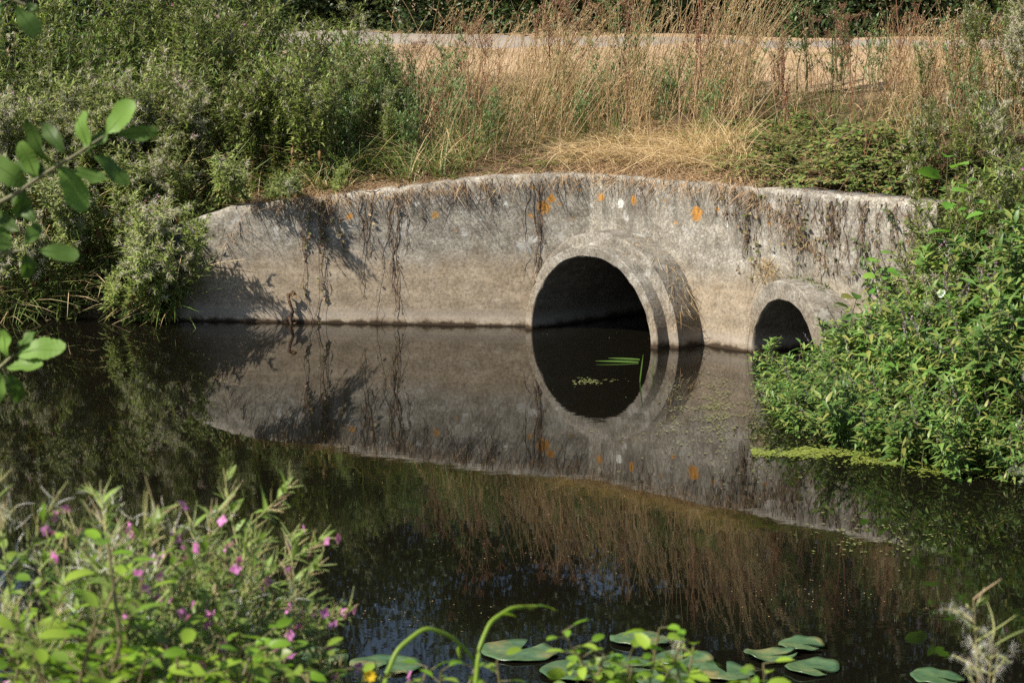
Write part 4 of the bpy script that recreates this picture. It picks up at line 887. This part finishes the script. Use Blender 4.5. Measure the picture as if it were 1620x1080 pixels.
# ------------------------------------------------------------ near bank: willowherb, bindweed, alder
R.seed(11)
FW = Kind([make_willowherb(1.0, 1, .7, 2, 0, 'willowherb', ('fgstem', 'fgleaf', 'fluff', 'pink', 'brown', 'fgpod'), .85, .8, (.05, .08), 1.1, 2) for _ in range(3)] + [make_willowherb(.95, 1, .08, 4, 0, 'willowherb', ('fgstem', 'fgleaf', 'fluff', 'pink', 'brown', 'fgpod'), .85, .6, (.05, .08), 1.1) for _ in range(3)])
FW.h = 1.04
def fg(px, py, y, kind, h, label, group, tilt, var=None, rz=None):
    q = at_y(px, py - (25 if kind is FW else 0), y); base = Vector((q[0] - math.sin(tilt[1]) * h, y + math.sin(tilt[0]) * h, q[2] - h * math.cos(tilt[1])))
    sc = h / kind.h
    return kind.place(tuple(base), label, group, rz, sc, tilt, var)
FGL = 'green willowherb with thin seed pods and pink flowers in the left foreground'
for (px, py, y, h, ty, v) in ((213, 705, 4.1, 1.0, .02, 0), (120, 820, 4.0, .95, -.05, 1), (180, 800, 4.2, .95, .05, 2), (345, 760, 4.4, .95, .2, 3), (300, 800, 4.3, .95, .12, 4), (400, 830, 4.4, .9, .3, 4), (505, 800, 4.6, .95, .42, 5), (460, 840, 4.5, .95, .38, 3), (565, 935, 4.5, .9, .5, 3), (520, 890, 4.4, .9, .46, 4), (470, 900, 4.3, .9, .4, 5), (430, 880, 4.5, .9, .35, 5), (590, 960, 4.6, .9, .55, 4),
        (25, 750, 4.1, .95, -.1, 1), (70, 790, 4.2, .95, -.05, 4), (60, 870, 3.8, .85, 0, 2), (290, 870, 4.0, .85, .1, 5), (330, 930, 3.9, .85, .15, 4), (250, 850, 4.5, .95, .1, 0), (150, 930, 3.8, .8, 0, 5), (380, 930, 4.2, .85, .3, 3), (440, 960, 4.2, .85, .38, 3), (20, 900, 3.7, .8, -.1, 4), (540, 985, 4.4, .85, .5, 5), (230, 800, 4.3, .95, .08, 3), (270, 940, 4.1, .85, .12, 3), (360, 850, 4.5, .95, .25, 5), (100, 900, 4.1, .9, 0, 3), (490, 960, 4.3, .85, .45, 4), (400, 990, 4.0, .8, .3, 5), (380, 800, 4.5, .95, .25, 4), (320, 830, 4.4, .95, .15, 2), (545, 920, 4.6, .9, .48, 5), (510, 860, 4.6, .92, .44, 4), (140, 790, 4.3, .95, .0, 0), (450, 880, 4.4, .9, .36, 1)):
    fg(px, py, y, FW, h, FGL, 'willowherb in the left foreground', (U(-.05, .05), ty), v)
BW = Kind([make_broad(.8, 42, .044, 'fgbright', 'bindweed', .5, .03), make_broad(.8, 38, .04, 'fgbright', 'bindweed', .6, .03), make_broad(.8, 40, .048, 'fgbright', 'bindweed', .55, .03)])
BW.h = .8
for i in range(64):
    px = U(-20, 400); py = np.interp(px, [-20, 80, 200, 300, 400], [945, 975, 1000, 985, 1040]) + abs(R.normal(0, 60)) - (U(0, 130) if U(0, 1) < .12 else 0); fg(px, py, U(3.5, 4.1), BW, U(.7, .9), 'bright green bindweed climbing through the left foreground', 'bindweed in the left foreground', (U(-.1, .1), U(-.2, .3)))
for (px, py, v) in ((960, 995, 0), (895, 1045, 1), (1010, 1000, 2), (1040, 1010, 0), (1060, 1060, 1), (950, 1062, 2), (720, 1065, 0), (560, 1060, 1), (1100, 1050, 2), (430, 1040, 0), (480, 1060, 1), (1180, 1075, 2), (640, 1085, 1), (690, 1090, 0), (790, 1085, 2), (850, 1080, 1), (920, 1075, 0), (1000, 1065, 2), (1130, 1085, 0), (530, 1075, 2), (590, 1090, 0), (1240, 1095, 1), (870, 1060, 2), (1040, 1045, 1)):
    fg(px, py - 22, 4.0, BW, .6, 'bright green bindweed tip rising at the bottom edge of the picture', 'bindweed tips along the bottom edge', (U(-.1, .1), U(-.2, .2)), v)
def tendril(pts, y, lab):
    P = np.array([at_y(a, b, y) for a, b in pts]); t = np.linspace(0, len(pts) - 1, len(pts) * 6); Q = np.stack([np.interp(t, np.arange(len(pts)), P[:, i]) for i in range(3)], 1)
    for _ in range(3): Q[1:-1] = (Q[:-2] + Q[1:-1] * 2 + Q[2:]) / 4
    Q[:, 1] += np.linspace(0, .15, len(Q)); base = Vector(Q[0]); r = thing('bindweed_shoot', lab, 'bindweed', 'arching bindweed shoots', tuple(base)); g = G(); tubes(g, Q - Q[0], np.linspace(.0048, .003, len(Q)), 6); g.obj('stem', M['fgbright'], r)
    g = G(); D = nrm(Q[-1] - Q[-4]); m = 4; leaves(g, (Q - Q[0])[[-1, -1, -6, -12]], nrm(D + rdir(4, -.6, .5) * .5), (0, 0, 1) + rdir(4) * .4, [.045, .03, .035, .03], [.022, .016, .018, .02], .3); g.obj('leaves', M['fgbright'], r)
tendril([(600, 1200), (605, 1090), (625, 1040), (670, 1010), (710, 1030), (750, 1075), (765, 1200)], 3.9, 'arching green bindweed shoot bent like a hoop at the bottom'); tendril([(760, 1200), (750, 1110), (757, 1040), (775, 1005), (810, 990), (850, 996)], 3.85, 'green bindweed shoot hooked to the right at the bottom')
r = thing('yellow_flower', 'small yellow flower at the bottom edge below the pink willowherb', 'flower', None, tuple(at_y(585, 1068, 4.0))); g = G(); az = np.arange(8) * .785; leaves(g, np.zeros((8, 3)), np.stack([np.cos(az), np.full(8, -.4), np.sin(az)], 1), (0, -1, 0), .013, .01, .1); g.obj('petals', M['yellow'], r); g = G(); tubes(g, np.array([[0, 0, 0], [0, .02, -.2], [.02, .05, -.6]]), .002, 4); g.obj('stalk', M['fgstem'], r)
# seeded, dried willowherb at the right
def dry_head(px, py, y, h, lab, lean, s=1.):
    q = at_y(px, py, y); r = thing('seeded_willowherb', lab, 'dried weed', 'seeded willowherb in the right foreground', (q[0] - lean * h * .6, y, q[2] - h)); gs, gd, gf = G(), G(), G()
    t = np.linspace(0, 1, 8); p = np.stack([lean * h * .6 * t ** 1.5, 0 * t, h * t], 1); tubes(gs, p, np.linspace(.0022, .001, 8), 5)
    m = int(16 * s + 3); P, T = along(p, 1 - U(0, .15, m) * s / max(h, .5)); D = nrm(T * .8 + rdir(m, -.6, .6)); Q = arc_paths(P, D, U(.03, .06, m) * s, rdir(m) * .6, 5); tubes(gd, Q, np.array([[.0014, .0017, .0015, .0012, .0006]]), 4)
    n = int(520 * s * s); k = R.randint(0, max(2, m // 2), size=n); c = Q[k, R.randint(1, 5, size=n)]; Dd = nrm(rdir(n) + rdir(m)[k] * 1.2); ribbons(gf, arc_paths(c + R.normal(0, .003, (n, 3)), Dd, U(.006, .02, n), rdir(n) * .35, 4), np.array([[.0005, .0006, .0004, .0002]]))
    return mk_parts(r, [('stem', gs, M['fgpod']), ('seed_pods', gd, M['fgpod']), ('seed_fluff', gf, M['fluffwhite'])])
dry_head(1540, 945, 3.9, .8, 'dried willowherb head with grey fluff at the bottom right corner', -.1); dry_head(1570, 1010, 3.8, .7, 'dried fluffy willowherb head lower at the bottom right corner', .05); dry_head(1665, 560, 3.9, 1.25, 'tall dried willowherb tip at the right edge', .05); dry_head(1655, 670, 3.8, 1.1, 'dried willowherb with curled pods below another at the right edge', .04); dry_head(1078, 1000, 4.0, .6, 'small dried willowherb tip among the bindweed', .1, .5)
# alder on the near bank, just left of the view, three branches reaching in
al = thing('alder_tree', 'young alder on the near bank reaching in from the left with glossy ribbed leaves', 'tree', None, (-1.75, 4.7, float(near_z(np.array(-1.75), np.array(4.7)))))
base = np.array(al.location); g = G(); tr = np.array([[0, 0, -.05], [.02, 0, .8], [.0, .02, 1.6], [.04, .0, 2.6]]); tubes(g, tr, np.array([[.04, .035, .028, .014]]), 8); g.obj('trunk', M['bark'], al)
def alder_branch(pts, y, leaf_list, start):
    P = np.array([at_y(a, b, y) for a, b in pts]) - base; Q = np.concatenate([np.array([start]), P]); t = np.linspace(0, len(Q) - 1, len(Q) * 5); Qs = np.stack([np.interp(t, np.arange(len(Q)), Q[:, i]) for i in range(3)], 1)
    for _ in range(2): Qs[1:-1] = (Qs[:-2] + Qs[1:-1] * 2 + Qs[2:]) / 4
    g = G(); tubes(g, Qs, np.linspace(.007, .0022, len(Qs)), 6); b = g.obj('branch', M['twig'], al)
    for (x0, y0, x1, y1, wr) in leaf_list:
        A = at_y(x0, y0, y) - base; B = at_y(x1, y1, y + U(-.03, .03)) - base; d = B - A; L = np.linalg.norm(d); gl = G()
        nrmv = np.array([U(-1, .9), -1, U(-.3, 1.2)]); k = 21; ts = np.linspace(0, 1, k); prof = np.interp(ts, [0, .1, .3, .5, .68, .84, .95, 1], [.1, .42, .8, .97, 1.0, .82, .5, .2]) * (1 + .05 * (-1.0) ** np.arange(k)) * (1 + .06 * np.sin(ts * 17 + U(0, 6)))
        leaves(gl, A[None], d[None], nrmv[None], L * 1.0, L * wr * 1.08, U(-.05, .35), U(.05, .4), prof, ts); V = gl.V[0].reshape(k, 3, 3); V[1::2, [0, 2]] -= nrm(nrmv) * .0018; V[:, [0, 2]] += nrm(nrmv) * (.004 * np.sin(ts * 9 + U(0, 6)))[:, None, None]
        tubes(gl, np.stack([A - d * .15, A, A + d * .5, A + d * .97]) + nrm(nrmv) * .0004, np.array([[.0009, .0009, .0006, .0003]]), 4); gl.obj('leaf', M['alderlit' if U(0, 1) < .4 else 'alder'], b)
alder_branch([(-60, 350), (20, 310), (70, 275), (120, 245), (165, 215)], 4.7, [(168, 212, 214, 160, .5), (188, 213, 250, 208, .36), (140, 235, 118, 178, .5), (75, 258, 43, 190, .5), (130, 240, 165, 205, .5), (150, 245, 205, 290, .45), (95, 262, 138, 330, .5), (60, 285, 30, 225, .45), (75, 275, 20, 255, .5), (115, 270, 168, 285, .45), (45, 295, -15, 255, .5), (40, 300, 30, 345, .5), (100, 240, 68, 195, .4)], tr[2] + [0, 0, .2])
alder_branch([(-60, 420), (0, 400), (40, 395)], 4.7, [(60, 395, 125, 405, .42), (40, 400, 45, 440, .6), (20, 390, -30, 370, .5), (40, 385, 62, 355, .6), (10, 400, -10, 340, .5), (30, 365, -10, 335, .4), (55, 350, 20, 310, .4)], tr[2])
alder_branch([(-60, 620), (-5, 585), (22, 560)], 4.7, [(28, 560, 94, 540, .5), (12, 580, 68, 577, .4), (30, 550, 52, 522, .6), (10, 565, 5, 520, .6), (10, 590, 38, 635, .45), (0, 570, -30, 540, .5), (0, 590, -10, 640, .5)], tr[1] + [0, 0, .3])
alder_branch([(-40, -20), (10, -5), (40, 8)], 4.7, [(25, 12, 60, 55, .55), (40, 8, 62, 14, .5), (5, 5, -20, 30, .5)], tr[3])
for K in (hedge, shrub, WH, NE, MU, DO, UM, SE, BR, MI, BD, FW, BW): K.clean()
